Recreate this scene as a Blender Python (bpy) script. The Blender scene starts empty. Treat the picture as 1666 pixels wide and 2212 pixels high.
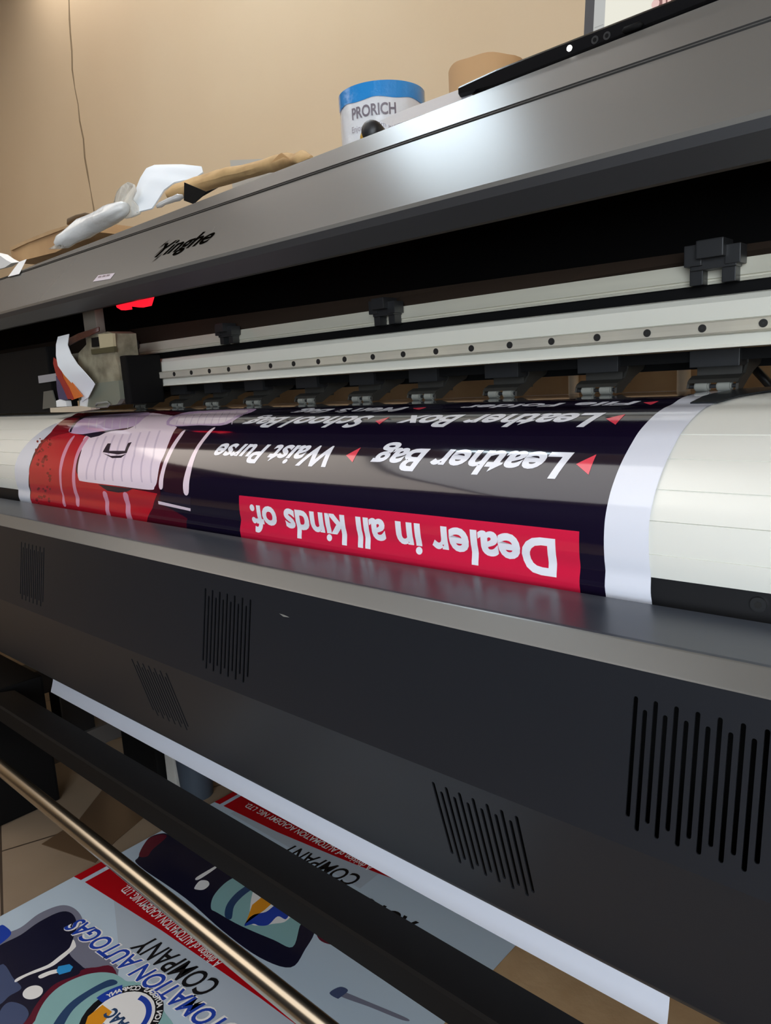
import bpy, bmesh, math, random
from mathutils import Vector, Matrix
random.seed(4)
SC = bpy.context.scene
H = 0.93                      # camera height above the floor; geometry is authored relative to the eye level
# ------------------------------------------------------------------ camera
F = 1600.0
_vx = Vector((-1774.0, -184.0, F))
_b = (F * F + 1774 * 553) / (1774 * 0.12 + 184); _a = 0.12 * _b - 553
_vz = Vector((_a, _b, F))
CX = -_vx.normalized(); CZ = -_vz.normalized(); CY = CZ.cross(CX)
cd = bpy.data.cameras.new('camera'); cam = bpy.data.objects.new('camera', cd)
SC.collection.objects.link(cam); SC.camera = cam
cd.sensor_fit = 'HORIZONTAL'; cd.sensor_width = 36; cd.lens = 36 * F / 1666
cd.clip_start = 0.02
_r = Vector((CX.x, CY.x, CZ.x)); _u = -Vector((CX.y, CY.y, CZ.y)); _k = -Vector((CX.z, CY.z, CZ.z))
mw = Matrix.Identity(4)
for i in range(3):
    mw[i][0] = _r[i]; mw[i][1] = _u[i]; mw[i][2] = _k[i]
mw[2][3] = H
cam.matrix_world = mw
# ------------------------------------------------------------------ world, exposure
W = bpy.data.worlds.new('world'); SC.world = W; W.use_nodes = True
W.node_tree.nodes['Background'].inputs[0].default_value = (0.9, 0.95, 1, 1)
W.node_tree.nodes['Background'].inputs[1].default_value = 0.05
SC.view_settings.view_transform = 'Standard'; SC.view_settings.look = 'None'
SC.view_settings.gamma = 1; SC.view_settings.use_curve_mapping = False
SC.view_settings.exposure = 0.0
# added panels standing in for ceiling bounce light: x0, x1, y0, y1, colour, radiance
BOUNCE_PANELS = [(-2.5, -.85, -1.75, .62, (.98, .96, .95), 1.7), (-4.8, -2.6, -1.75, .62, (1.0, .90, .80), 1.9)]
FILL_WINDOW = (.35, 2.35, -.35, 1.25, (.82, .91, 1.0), 11.5)      # x0, x1, z0, z1 in the front wall, radiance of the added frontal fill
LAMP = ((-1.80, 1.14), .50, .26, (.74, .89, 1.0), 17.0)      # brighter lamp above the cover
WALL_FILL = ((-2.3, 1.62), 2.4, .12, (1.0, .95, .90), 14.5)  # unseen ceiling light added to brighten the back wall

# ------------------------------------------------------------------ helpers
def S(r, g, b):
    f = lambda c: (c / 255 / 12.92) if c / 255 <= 0.04045 else ((c / 255 + 0.055) / 1.055) ** 2.4
    return (f(r), f(g), f(b), 1)

def ray(x, y):
    d = Vector((x - 833, y - 1106, F))
    return d.dot(CX), d.dot(CY), d.dot(CZ)
def at(x, y, Y):                     # a point of the photograph on the plane at depth Y -> X, Z
    a, b, c = ray(x, y); return a / b * Y, c / b * Y
def atZ(x, y, Z):                    # on the horizontal plane at height Z -> X, Y
    a, b, c = ray(x, y); return a / c * Z, b / c * Z
def P(x, y, Y):
    X, Z = at(x, y, Y); return Vector((X, Y, Z))
KC = 1.282                           # the cover's front edge lies at a depth of .646 * KC
def PC(x, y, Y): return P(x, y, Y * KC)
def atC(x, y, Y): return at(x, y, Y * KC)

MATS = {}
def mat(name, col, rough=0.5, metal=0.0, spec=0.5, emit=None, es=1.0, noise=None, bump=None, trans=0, alpha=1, coat=0, aniso=None):
    if name in MATS: return MATS[name]
    m = bpy.data.materials.new(name); m.use_nodes = True
    nt = m.node_tree; p = nt.nodes['Principled BSDF']
    p.inputs['Base Color'].default_value = col
    p.inputs['Roughness'].default_value = rough; p.inputs['Metallic'].default_value = metal
    p.inputs['Specular IOR Level'].default_value = spec
    p.inputs['Transmission Weight'].default_value = trans; p.inputs['Alpha'].default_value = alpha
    p.inputs['Coat Weight'].default_value = coat; p.inputs['Coat Roughness'].default_value = 0.06
    if emit:
        p.inputs['Emission Color'].default_value = emit; p.inputs['Emission Strength'].default_value = es
    if noise:                       # (scale, second colour, detail, stretch)
        tc = nt.nodes.new('ShaderNodeTexCoord'); mp = nt.nodes.new('ShaderNodeMapping')
        mp.inputs['Scale'].default_value = noise[3] if len(noise) > 3 else (1, 1, 1)
        n = nt.nodes.new('ShaderNodeTexNoise'); n.inputs['Scale'].default_value = noise[0]
        n.inputs['Detail'].default_value = noise[2]
        r = nt.nodes.new('ShaderNodeValToRGB'); r.color_ramp.elements[0].position = 0.35; r.color_ramp.elements[1].position = 0.65
        r.color_ramp.elements[0].color = col; r.color_ramp.elements[1].color = noise[1]
        nt.links.new(tc.outputs['Object'], mp.inputs[0]); nt.links.new(mp.outputs[0], n.inputs[0])
        nt.links.new(n.outputs['Fac'], r.inputs[0]); nt.links.new(r.outputs[0], p.inputs['Base Color'])
    if bump:                        # (scale, strength, distance)
        tc = nt.nodes.new('ShaderNodeTexCoord')
        n = nt.nodes.new('ShaderNodeTexNoise'); n.inputs['Scale'].default_value = bump[0]; n.inputs['Detail'].default_value = 3
        b = nt.nodes.new('ShaderNodeBump'); b.inputs['Strength'].default_value = bump[1]; b.inputs['Distance'].default_value = bump[2]
        nt.links.new(tc.outputs['Object'], n.inputs[0]); nt.links.new(n.outputs['Fac'], b.inputs['Height'])
        nt.links.new(b.outputs[0], p.inputs['Normal'])
    MATS[name] = m
    return m

def origin(o):
    while o.parent: o = o.parent
    return o.location.copy()

def link(name, bm, mats, parent=None, smooth=False, auto=None):
    me = bpy.data.meshes.new(name)
    off = Vector((0, 0, H))
    if parent is not None: off -= origin(parent)
    bmesh.ops.translate(bm, vec=off, verts=bm.verts)
    if parent is None:              # set a top-level mesh's origin at its base
        xs = [v.co for v in bm.verts]
        c = Vector(((min(v.x for v in xs) + max(v.x for v in xs)) / 2, (min(v.y for v in xs) + max(v.y for v in xs)) / 2, min(v.z for v in xs)))
        bmesh.ops.translate(bm, vec=-c, verts=bm.verts)
    bm.normal_update(); bm.to_mesh(me); bm.free()
    if not isinstance(mats, (list, tuple)): mats = [mats]
    for m in mats: me.materials.append(m)
    if smooth:
        me.polygons.foreach_set('use_smooth', [True] * len(me.polygons))
        if auto: me.set_sharp_from_angle(angle=math.radians(auto))
    o = bpy.data.objects.new(name, me); SC.collection.objects.link(o)
    if parent is not None: o.parent = parent
    else: o.location = c
    return o

def tag(o, label, cat, group=None):
    o['label'] = label; o['category'] = cat
    if group: o['group'] = group
    return o
def thing(name, loc, label, cat, group=None):
    o = bpy.data.objects.new(name, None); SC.collection.objects.link(o)
    o.empty_display_size = 0.05; o.location = Vector(loc) + Vector((0, 0, H))
    return tag(o, label, cat, group)
def struct(name, bm, m):
    o = link(name, bm, m); o['kind'] = 'structure'; return o

def B(): return bmesh.new()
def face(bm, vs, mi=0):
    try:
        f = bm.faces.new(vs); f.material_index = mi; return f
    except ValueError: return None
def box(bm, x0, x1, y0, y1, z0, z1, bev=0, mi=0):
    n0 = len(bm.faces)
    t = bmesh.new(); bmesh.ops.create_cube(t, size=1)
    for v in t.verts:
        v.co = Vector((x0 + (v.co.x + .5) * (x1 - x0), y0 + (v.co.y + .5) * (y1 - y0), z0 + (v.co.z + .5) * (z1 - z0)))
    if bev: bmesh.ops.bevel(t, geom=list(t.edges), offset=bev, segments=2, affect='EDGES', profile=.7)
    merge(bm, t, mi)
def merge(bm, t, mi=0, M=None):
    vm = {}
    for v in t.verts: vm[v] = bm.verts.new((M @ v.co) if M else v.co)
    for f in t.faces:
        g = face(bm, [vm[v] for v in f.verts], mi)
    t.free()
def cyl(bm, a, b, r, n=24, mi=0, r2=None, caps=True):
    a = Vector(a); b = Vector(b); d = (b - a).normalized()
    u = d.orthogonal().normalized(); w = d.cross(u); r2 = r if r2 is None else r2
    A = []; Bv = []
    for i in range(n):
        t = 2 * math.pi * i / n; e = u * math.cos(t) + w * math.sin(t)
        A.append(bm.verts.new(a + e * r)); Bv.append(bm.verts.new(b + e * r2))
    for i in range(n): face(bm, [A[i], A[(i + 1) % n], Bv[(i + 1) % n], Bv[i]], mi)
    if caps: face(bm, A[::-1], mi); face(bm, Bv, mi)
def tube(bm, pts, r, n=10, mi=0):
    pts = [Vector(p) for p in pts]; rings = []
    for i, p in enumerate(pts):
        d = (pts[min(i + 1, len(pts) - 1)] - pts[max(i - 1, 0)]).normalized()
        u = d.cross(Vector((0.13, 0.21, 1))).normalized(); w = d.cross(u)
        rr = r[i] if isinstance(r, (list, tuple)) else r
        rings.append([bm.verts.new(p + (u * math.cos(t * 2 * math.pi / n) + w * math.sin(t * 2 * math.pi / n)) * rr) for t in range(n)])
    for q in range(len(rings) - 1):
        for i in range(n): face(bm, [rings[q][i], rings[q][(i + 1) % n], rings[q + 1][(i + 1) % n], rings[q + 1][i]], mi)
    face(bm, rings[0][::-1], mi); face(bm, rings[-1], mi)
def extr(bm, prof, x0, x1, mi=0, nx=1, zf=None, closed=True, caps=True):
    """closed (y,z) profile swept along the length of the machine"""
    rings = []
    for k in range(nx + 1):
        x = x0 + (x1 - x0) * k / nx
        rings.append([bm.verts.new((x, y, z if zf is None else zf(x, i, z))) for i, (y, z) in enumerate(prof)])
    n = len(prof)
    for k in range(nx):
        for i in range(n if closed else n - 1):
            face(bm, [rings[k][i], rings[k + 1][i], rings[k + 1][(i + 1) % n], rings[k][(i + 1) % n]], mi)
    if caps and closed: face(bm, rings[0], mi); face(bm, rings[-1][::-1], mi)
    bmesh.ops.recalc_face_normals(bm, faces=bm.faces)
def plate(prof, t):
    """give an open (y,z) polyline a thickness t to its right-hand side -> closed profile"""
    out = []
    n = len(prof)
    for i in range(n):
        a = Vector(prof[max(i - 1, 0)]); c = Vector(prof[i]); b = Vector(prof[min(i + 1, n - 1)])
        d1 = (c - a).normalized() if i > 0 else (b - c).normalized()
        d2 = (b - c).normalized() if i < n - 1 else d1
        nn = Vector((d1.y, -d1.x)) + Vector((d2.y, -d2.x)); nn.normalize()
        k = max(nn.dot(Vector((d1.y, -d1.x))), .4)
        out.append(tuple(c + nn * t / k))
    return list(prof) + out[::-1]
def prism(bm, pts, nrm, mi=0):
    """polygon (3D points) pushed along nrm"""
    nrm = Vector(nrm)
    A = [bm.verts.new(Vector(p)) for p in pts]; C = [bm.verts.new(Vector(p) + nrm) for p in pts]
    n = len(pts)
    face(bm, A, mi); face(bm, C[::-1], mi)
    for i in range(n): face(bm, [A[i], C[i], C[(i + 1) % n], A[(i + 1) % n]], mi)
    bmesh.ops.recalc_face_normals(bm, faces=bm.faces)

# flat artwork in a local (u, v) plane, later mapped to a surface
def poly2d(pts):
    t = bmesh.new(); vs = [t.verts.new((x, y, 0)) for x, y in pts]
    es = [t.edges.new((vs[i], vs[(i + 1) % len(vs)])) for i in range(len(vs))]
    bmesh.ops.triangle_fill(t, edges=es, use_beauty=True)
    return t
def text2d(s, bold=0.0, shear=0.0, space=1.0):
    c = bpy.data.curves.new('lettering', 'FONT'); c.body = s; c.offset = bold; c.shear = shear
    c.size = 1.0; c.space_character = space; c.resolution_u = 4
    o = bpy.data.objects.new('lettering', c); SC.collection.objects.link(o)
    dg = bpy.context.evaluated_depsgraph_get(); dg.update()
    me = bpy.data.meshes.new_from_object(o.evaluated_get(dg))
    t = bmesh.new(); t.from_mesh(me)
    bpy.data.objects.remove(o); bpy.data.curves.remove(c); bpy.data.meshes.remove(me)
    return t
def bounds(t):
    xs = [v.co.x for v in t.verts]; ys = [v.co.y for v in t.verts]
    return min(xs), max(xs), min(ys), max(ys)
CAP = None
def capheight():
    global CAP
    if CAP is None:
        t = text2d('H'); CAP = bounds(t)[3]; t.free()
    return CAP
def text_quad(s, o, dx, up, bold=.02, shear=0.0, space=1.0):
    """lettering whose baseline starts at o, runs along vector dx (its full length) with capital height vector up (2-D)"""
    t = text2d(s, bold, shear, space); x0, x1, _, _ = bounds(t); ch = capheight() + bold
    o = Vector(o); dx = Vector(dx); up = Vector(up)
    for v in t.verts:
        q = o + dx * ((v.co.x - x0) / (x1 - x0)) + up * (v.co.y / ch)
        v.co = Vector((q.x, q.y, 0))
    return t

# ------------------------------------------------------------------ materials
m_wall = mat('wall_paint', S(216, 194, 162), .8, noise=(1.3, S(211, 187, 154), 4), bump=(60, .15, .002))
m_ceil = mat('ceiling_paint', S(150, 132, 118), .9)
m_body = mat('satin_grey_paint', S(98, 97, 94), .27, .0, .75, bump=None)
m_body_shade = mat('satin_grey_shaded', S(30, 32, 37), .34, .0, .3, bump=(900, .06, .0005))  # darker copy of the body grey, with the front panels' shade in it
m_edge = mat('dark_folded_edge', S(42, 43, 46), .5)
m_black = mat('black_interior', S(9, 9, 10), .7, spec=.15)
m_blackpl = mat('black_plastic', S(30, 31, 33), .45)
m_blackgl = mat('black_gloss', S(12, 12, 14), .2, spec=.4)
m_alu = mat('cream_aluminium', S(205, 202, 186), .38, .25, noise=(2, S(196, 193, 178), 3, (1, 20, 20)))
m_alu_w = mat('white_aluminium', S(212, 212, 202), .42, .15)
m_steel = mat('ground_steel', S(222, 216, 198), .3, .4, noise=(6, S(196, 192, 180), 4, (1, .2, .2)))
m_smoke = mat('brown_polished_sheet', S(84, 70, 60), .2, .6)
m_dark = mat('dark_hole', S(14, 13, 12), .6)
m_roll = mat('grey_rubber', S(120, 122, 116), .6)
m_platen = mat('platen_aluminium', S(236, 236, 228), .32, .12, bump=(300, .04, .0005))
m_chrome = mat('chrome', S(190, 180, 162), .25, 1)
m_brown = mat('cardboard', S(186, 156, 118), .85, noise=(14, S(174, 143, 105), 4), bump=(70, .3, .002))
m_brown2 = mat('light_cardboard', S(190, 155, 112), .85, noise=(9, S(176, 140, 100), 3), bump=(60, .2, .002))
m_white = mat('white_paper', S(228, 230, 232), .6)
m_foam = mat('white_foam', S(226, 233, 240), .7)
m_grey = mat('grey_paper', S(150, 150, 156), .5)

# vinyl print inks
def ink(n, c): return mat(n, c, .1, 0, .7, coat=.5, bump=(55, .05, .001))
m_vin = ink('vinyl_white', S(226, 229, 240)); m_navy = ink('ink_navy', S(20, 13, 34)); m_pink = ink('ink_crimson', S(214, 32, 68))
m_let = ink('ink_letter_white', S(236, 238, 248)); m_tri = ink('ink_coral', S(235, 70, 90)); m_red = ink('ink_red', S(188, 28, 44))
m_maroon = ink('ink_maroon', S(76, 14, 32)); m_lilac = ink('ink_lilac', S(206, 178, 214)); m_case = ink('ink_suitcase', S(240, 222, 236))
m_rib = ink('ink_suitcase_rib', S(214, 196, 216)); m_ink_dk = ink('ink_dark', S(34, 26, 46)); m_stripe = ink('ink_stripe', S(240, 218, 232))
m_rose = ink('ink_rose', S(222, 150, 176)); m_dred = ink('ink_deep_red', S(136, 12, 30)); m_brn = ink('ink_brown', S(46, 20, 34))
INKS = [m_vin, m_navy, m_pink, m_let, m_tri, m_red, m_maroon, m_lilac, m_case, m_rib, m_ink_dk, m_stripe, m_rose, m_dred, m_brn]
II = {m.name: i for i, m in enumerate(INKS)}

# ------------------------------------------------------------------ room
XL, XR, YB, YF, ZT = -6.0, 2.6, 1.75, -2.1, 2.0
bm = B(); box(bm, XL, XR, YF, YB, -H - .1, -H)
mf = mat('floor_tile', S(150, 132, 112), .35, noise=(3, S(138, 120, 100), 5))
nt = mf.node_tree; bk = nt.nodes.new('ShaderNodeTexBrick'); tc = nt.nodes.new('ShaderNodeTexCoord'); mp = nt.nodes.new('ShaderNodeMapping')
mp.inputs['Rotation'].default_value = (0, 0, math.radians(20)); mp.inputs['Location'].default_value = (.11, .16, 0)
bk.offset = 0; bk.inputs['Scale'].default_value = 1; bk.inputs['Mortar Size'].default_value = .0025
bk.inputs['Brick Width'].default_value = .4; bk.inputs['Row Height'].default_value = .4
src = [l for l in nt.links if l.to_socket.name == 'Base Color'][0].from_socket
nt.links.new(tc.outputs['Object'], mp.inputs[0]); nt.links.new(mp.outputs[0], bk.inputs['Vector'])
nt.links.new(src, bk.inputs['Color1']); nt.links.new(src, bk.inputs['Color2']); bk.inputs['Mortar'].default_value = S(70, 58, 48)
nt.links.new(bk.outputs['Color'], nt.nodes['Principled BSDF'].inputs['Base Color'])
struct('floor', bm, mf)
bm = B(); box(bm, XL, XR, YF, YB, ZT, ZT + .1); struct('ceiling', bm, m_ceil)
bm = B(); box(bm, XL - .1, XL, YF, YB, -H, ZT); struct('wall_left', bm, m_wall)
bm = B(); box(bm, XR, XR + .1, YF, YB, -H, ZT); struct('wall_right', bm, m_wall)
bm = B(); box(bm, XL, XR, YF - .1, YF, -H, ZT); struct('wall_front', bm, mat('dark_blue_wall', S(34, 40, 56), .7))
bm = B(); box(bm, XL, XR, YB, YB + .1, -H, ZT); struct('wall_back', bm, m_wall)
# crack in the plaster
pts = []
for i, (x, y) in enumerate([(149, -20), (151, 40), (152, 70), (156, 110), (157, 150), (162, 190), (168, 225), (172, 262), (180, 300), (184, 340), (189, 372), (196, 410), (203, 448), (206, 470)]):
    X, Z = at(x, y, YB); pts.append((X + random.uniform(-.004, .004), YB, Z))
bm = B(); tube(bm, pts, [random.uniform(.003, .008) for _ in pts], 6)
for v in bm.verts: v.co.y = YB + (v.co.y - YB) * .25
o = link('trim_1', bm, mat('crack_plaster', S(136, 116, 90), .9)); o['kind'] = 'structure'

# window added as frontal fill light, in the front wall right of the camera
wx0, wx1, wz0, wz1, wc, wl = FILL_WINDOW
t = bpy.data.objects.new('fill_window_1', None); SC.collection.objects.link(t); t.location = ((wx0 + wx1) / 2, YF, H + wz0); t['kind'] = 'structure'
bm = B()
for a in ((wx0 - .05, wx0, wz0 - .05, wz1 + .05), (wx1, wx1 + .05, wz0 - .05, wz1 + .05), (wx0, wx1, wz1, wz1 + .05), (wx0, wx1, wz0 - .05, wz0), ((wx0 + wx1) / 2 - .02, (wx0 + wx1) / 2 + .02, wz0, wz1)):
    box(bm, a[0], a[1], YF, YF + .04, a[2], a[3], .003)
link('fill_frame', bm, m_white, t)
bm = B(); box(bm, wx0, wx1, YF + .001, YF + .008, wz0, wz1); link('fill_pane', bm, mat('fill_pane_glow', (.8, .8, .8, 1), .3, emit=wc + (1,), es=wl), t)

# room lamp, plus panels added for ceiling bounce and wall fill
def panel(x0, x1, y0, y1, col, L, label, nm):
    t = thing('ceiling_glow_panel', ((x0 + x1) / 2, (y0 + y1) / 2, ZT), label, 'ceiling light')
    bm = B(); box(bm, x0 - .02, x1 + .02, y0 - .02, y1 + .02, ZT - .03, ZT, .002); link('panel_housing', bm, m_white, t)
    bm = B(); box(bm, x0, x1, y0, y1, ZT - .036, ZT - .0301); link('diffuser', bm, mat(nm, (.8, .8, .8, 1), .5, emit=col + (1,), es=L), t)
panel(*BOUNCE_PANELS[0], 'large glowing panel added for the cool bounce light of the ceiling right of the room centre', 'cool_bounce_glow')
panel(*BOUNCE_PANELS[1], 'large glowing panel added for the warm bounce light of the ceiling on the left', 'warm_bounce_glow')
for q, nm, lb_ in ((LAMP, 'bright_diffuser', 'small bright ceiling lamp above the printer cover'), (WALL_FILL, 'wall_fill_glow', 'long narrow fill light added to brighten the back wall')):
    (x, y), w, d, c, L = q
    panel(x - w / 2, x + w / 2, y - d / 2, y + d / 2, c, L, lb_, nm)

# ------------------------------------------------------------------ the printer
X0, X1 = -4.2, .55
PR = thing('large_format_printer', (-1.1, .8, -H), 'long grey wide format vinyl printer with raised front cover, filling the picture', 'printer')

YTP = .828
def edge_yz(x):                      # front top edge of the cover; the lid strip gets a little narrower to the left
    a = math.tan(math.radians(max(22.98 + min(x, .1), 21.0)))
    t = (.302 - .797 * a) / (.643 * a - .766)
    return .797 + .643 * t, .302 + .766 * t
def ztop(x):
    return edge_yz(x)[1]
# top cover: front face, folded lower edge, hollow inside
face_prof = [(.739, .1806), (.7125, .1885), (.714, .202), (.7954, .299)]
bm = B(); extr(bm, plate(face_prof, .0025), X0, X1)
link('cover_front', bm, m_body, PR)
bm = B()      # dark folded underside
extr(bm, plate([(.7127, .1965), (.7135, .1873), (.742, .1708), (.78, .177)], .0012), X0, X1)
link('cover_lip', bm, m_edge, PR)
def zf(x, i, z): return z + (ztop(x) - .3378) if z > .318 else z
prof = plate([(.7970, .3020), (YTP, .3378), (1.22, .3378), (1.22, .13)], .002)
bm = B(); extr(bm, prof, X0, X1, nx=24, zf=zf)
for v in bm.verts:
    if v.co.z > .31 - .03 and .80 < v.co.y < .9 and abs(v.co.z - (.302)) > .006:
        y = edge_yz(v.co.x)[0]; v.co.y += y - YTP
link('cover_top', bm, m_body, PR)
bm = B(); extr(bm, [(.7975, .2965), (.806, .2965), (.806, .3045), (.7975, .3045)], X0, X1); link('cover_seam', bm, m_dark, PR)
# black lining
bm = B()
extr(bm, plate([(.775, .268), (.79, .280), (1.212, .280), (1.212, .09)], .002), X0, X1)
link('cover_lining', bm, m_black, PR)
bm = B(); box(bm, X0 - .004, X0, .72, 1.22, -.2, .225); link('end_plate', bm, m_black, PR)
bm = B(); box(bm, X1, X1 + .004, .72, 1.22, -.2, .225); link('end_plate', bm, m_black, PR)

# platen --------------------------------------------------------------
PP = [(.930, -.060), (.922, -.042), (.912, -.0350), (.860, -.0350), (.800, -.0375), (.769, -.043), (.748, -.0455), (.729, -.0495), (.708, -.056), (.687, -.0645), (.672, -.0735), (.658, -.0835), (.647, -.0925), (.637, -.1025),
      (.6285, -.113), (.6222, -.124), (.618, -.134), (.616, -.1425), (.615, -.153), (.615, -.164), (.616, -.175), (.6178, -.184)]
def smooth_prof(p, step=.005):
    # Catmull-Rom resampling
    out = []
    for i in range(len(p) - 1):
        p0 = Vector(p[max(i - 1, 0)]); p1 = Vector(p[i]); p2 = Vector(p[i + 1]); p3 = Vector(p[min(i + 2, len(p) - 1)])
        n = max(1, int((p2 - p1).length / step))
        for k in range(n):
            t = k / n
            out.append(tuple(.5 * ((2 * p1) + (p2 - p0) * t + (2 * p0 - 5 * p1 + 4 * p2 - p3) * t * t + (-p0 + 3 * p1 - 3 * p2 + p3) * t ** 3)))
    out.append(tuple(p[-1])); return out
inner = [(y + (.004 if z < -.06 else .0), z - .0022) for y, z in PP]
sp = smooth_prof(PP, .006)
# shallow grooves run the whole length of the platen
grv = [(.645, ), (.6265, ), (.6168, ), (.6151, )]
GZ = [-.0655, -.0845, -.1085, -.1345, -.1625]
sp2 = []
for i, (y, z) in enumerate(sp):
    sp2.append((y, z))
def insert_grooves(sp):
    out = [sp[0]]
    for a, b in zip(sp, sp[1:]):
        for g in GZ:
            if a[1] >= g > b[1] and a[0] < .72:
                f = (a[1] - g) / (a[1] - b[1]); c = Vector(a).lerp(Vector(b), f); d = (Vector(b) - Vector(a)).normalized(); n = Vector((-d.y, d.x))
                if n.x < 0: n = -n
                out += [tuple(c - d * .0009), tuple(c - d * .0006 + n * .0016), tuple(c + d * .0006 + n * .0016), tuple(c + d * .0009)]
        out.append(b)
    return out
sp = insert_grooves([(y + .0006, z - .0006) for y, z in sp])
body = sp + [(.66, -.184), (.93, -.184)]
bm = B(); extr(bm, body, X0, X1)
pl = link('platen', bm, m_platen, PR, True, 28)
bm = B(); box(bm, X0, X1, .6225, .66, -.46, -.1845, .001)
lp = link('lower_front_beam', bm, mat('black_painted_steel', S(26, 26, 28), .42), PR)
for xx in (at(1640, 1305, .622)[0], -2.05):
    zz = at(1640, 1305, .622)[1]
    bm = B(); cyl(bm, (xx, .6225, zz), (xx, .6195, zz), .0062, 24); cyl(bm, (xx, .6196, zz), (xx, .619, zz), .003, 6, 1)
    link('screw', bm, [m_blackpl, m_dark], lp, True, 30)
# black edge clamp for the sheet on the right
# ---------------------------------------------------------------- vinyl profile with arc length
VP = [(.925, -.044), (.914, -.0346), (.905, -.0342)] + [(y, z + .0007) for y, z in PP[3:11]] + [(y - .0012, z + .0004) for y, z in PP[11:]] + [(.6150, -.198), (.6180, -.212), (.6225, -.245), (.628, -.33), (.640, -.45), (.642, -.54), (.633, -.604), (.6225, -.6385)]
VP = smooth_prof(VP, .004)
VS = [0.0]
for a, b in zip(VP, VP[1:]): VS.append(VS[-1] + math.dist(a, b))
VN = []
for i in range(len(VP)):
    a = VP[max(0, i - 1)]; b = VP[min(len(VP) - 1, i + 1)]
    n = Vector((b[1] - a[1], -(b[0] - a[0]))).normalized()
    VN.append(n if n.dot(Vector((-VP[i][0], -VP[i][1] + .3))) > 0 else -n)
VPH = [math.atan2(z, y) for y, z in VP]
def prof_at(s):
    s = min(max(s, 0), VS[-1])
    lo, hi = 0, len(VS) - 1
    while hi - lo > 1:
        m = (lo + hi) // 2
        if VS[m] <= s: lo = m
        else: hi = m
    f = (s - VS[lo]) / (VS[hi] - VS[lo])
    p = Vector(VP[lo]).lerp(Vector(VP[hi]), f); n = VN[lo].lerp(VN[hi], f).normalized()
    return p, n
def uv(x, y):
    """photo point -> (X, s) on the sheet"""
    a, b, c = ray(x, y); ph = math.atan2(c, b)
    best = None
    for i in range(3, len(VPH) - 1):
        if (VPH[i] - ph) * (VPH[i + 1] - ph) <= 0 and VPH[i] != VPH[i + 1]:
            f = (VPH[i] - ph) / (VPH[i] - VPH[i + 1]); best = (i, f); break
    if best is None: best = (4, 0)
    i, f = best
    p = Vector(VP[i]).lerp(Vector(VP[i + 1]), f)
    return a / math.hypot(b, c) * p.length, VS[i] + f * (VS[i + 1] - VS[i])
ZL = 0
def put(bm, t, mi, layer):
    """wrap flat (X,s) artwork t on the sheet"""
    x0, x1, s0, s1 = bounds(t)
    for i, s in enumerate(VS):
        if s0 < s < s1:
            bmesh.ops.bisect_plane(t, geom=list(t.verts) + list(t.edges) + list(t.faces), plane_co=(0, s, 0), plane_no=(0, 1, 0))
    vm = {}
    nl = bm.verts.layers.float_vector['nn']
    for v in t.verts:
        p, n = prof_at(v.co.y); q = p + n * (.00004 * layer)
        w = bm.verts.new((v.co.x, q.x, q.y)); w[nl] = Vector((0, n.x, n.y)); vm[v] = w
    for f in t.faces:
        vs = [vm[v] for v in f.verts]
        g = face(bm, vs, mi)
        if g:
            g.normal_update()
            if g.normal.dot(vs[0][nl]) < 0: g.normal_flip()
    t.free()
bm = B(); bm.verts.layers.float_vector.new('nn')
XA, XB = -1.614, -.259
def edgeR(s): return XB + max(0, (s - .35)) / (VS[-1] - .35) * .018
# sheet itself: front and back
def sheet_grid(off, flip, mi):
    nl = bm.verts.layers.float_vector['nn']; rows = []
    for i in range(len(VP)):
        p = Vector(VP[i]); n = VN[i]; q = p + n * off; r = []
        for k in range(9):
            x = XA + (edgeR(VS[i]) - XA) * k / 8
            v = bm.verts.new((x, q.x, q.y)); v[nl] = Vector((0, n.x, n.y)) * (-1 if flip else 1); r.append(v)
        rows.append(r)
    for a, b in zip(rows, rows[1:]):
        for k in range(8):
            g = face(bm, [a[k], a[k + 1], b[k + 1], b[k]], mi)
            g.normal_update()
            if g.normal.dot(a[k][nl]) < 0: g.normal_flip()
    return rows
ra = sheet_grid(0, False, 0); rb = sheet_grid(-.0004, True, 0)
# printed background: navy from the left border to the right border
sL, sR = uv(60, 1060), uv(1305, 1200)
bx0 = uv(66, 1000)[0]; bx1 = uv(1305, 1180)[0]
SEND = .47
s_first = uv(1000, 857)[1]
def rect(x0, x1, s0, s1): return poly2d([(x0, s0), (x1, s0), (x1, s1), (x0, s1)])
def closed_curve(pts, k=4):
    n = len(pts); out = []
    for i in range(n):
        p0, p1, p2, p3 = (Vector(pts[(i + j - 1) % n]) for j in range(4))
        for q in range(k):
            t = q / k
            out.append(tuple(.5 * ((2 * p1) + (p2 - p0) * t + (2 * p0 - 5 * p1 + 4 * p2 - p3) * t * t + (-p0 + 3 * p1 - 3 * p2 + p3) * t ** 3)))
    return out
def PX(pts, name, layer):
    q = [uv(x, y) for x, y in pts]
    if name in ('ink_suitcase', 'ink_lilac', 'ink_rose') or (name == 'ink_stripe' and len(pts) > 4): q = closed_curve(q)
    put(bm, poly2d(q), II[name], layer)
put(bm, rect(bx0, bx1, 0.03, SEND), II['ink_navy'], 1)
PX([(66, 1010), (62, 1050), (68, 1084), (80, 1160), (395, 1240), (405, 1120), (350, 1090), (346, 1060), (372, 985), (400, 930), (440, 895), (300, 886), (185, 891), (130, 920), (85, 960)], 'ink_maroon', 2)
PX([(64, 1040), (68, 1084), (80, 1160), (300, 1180), (318, 1125), (340, 1066), (175, 1036), (165, 1020), (185, 942), (150, 934), (100, 946), (78, 980)], 'ink_red', 3)
PX([(85, 965), (110, 935), (170, 892), (190, 893), (152, 932), (110, 945)], 'ink_deep_red', 4)
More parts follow.
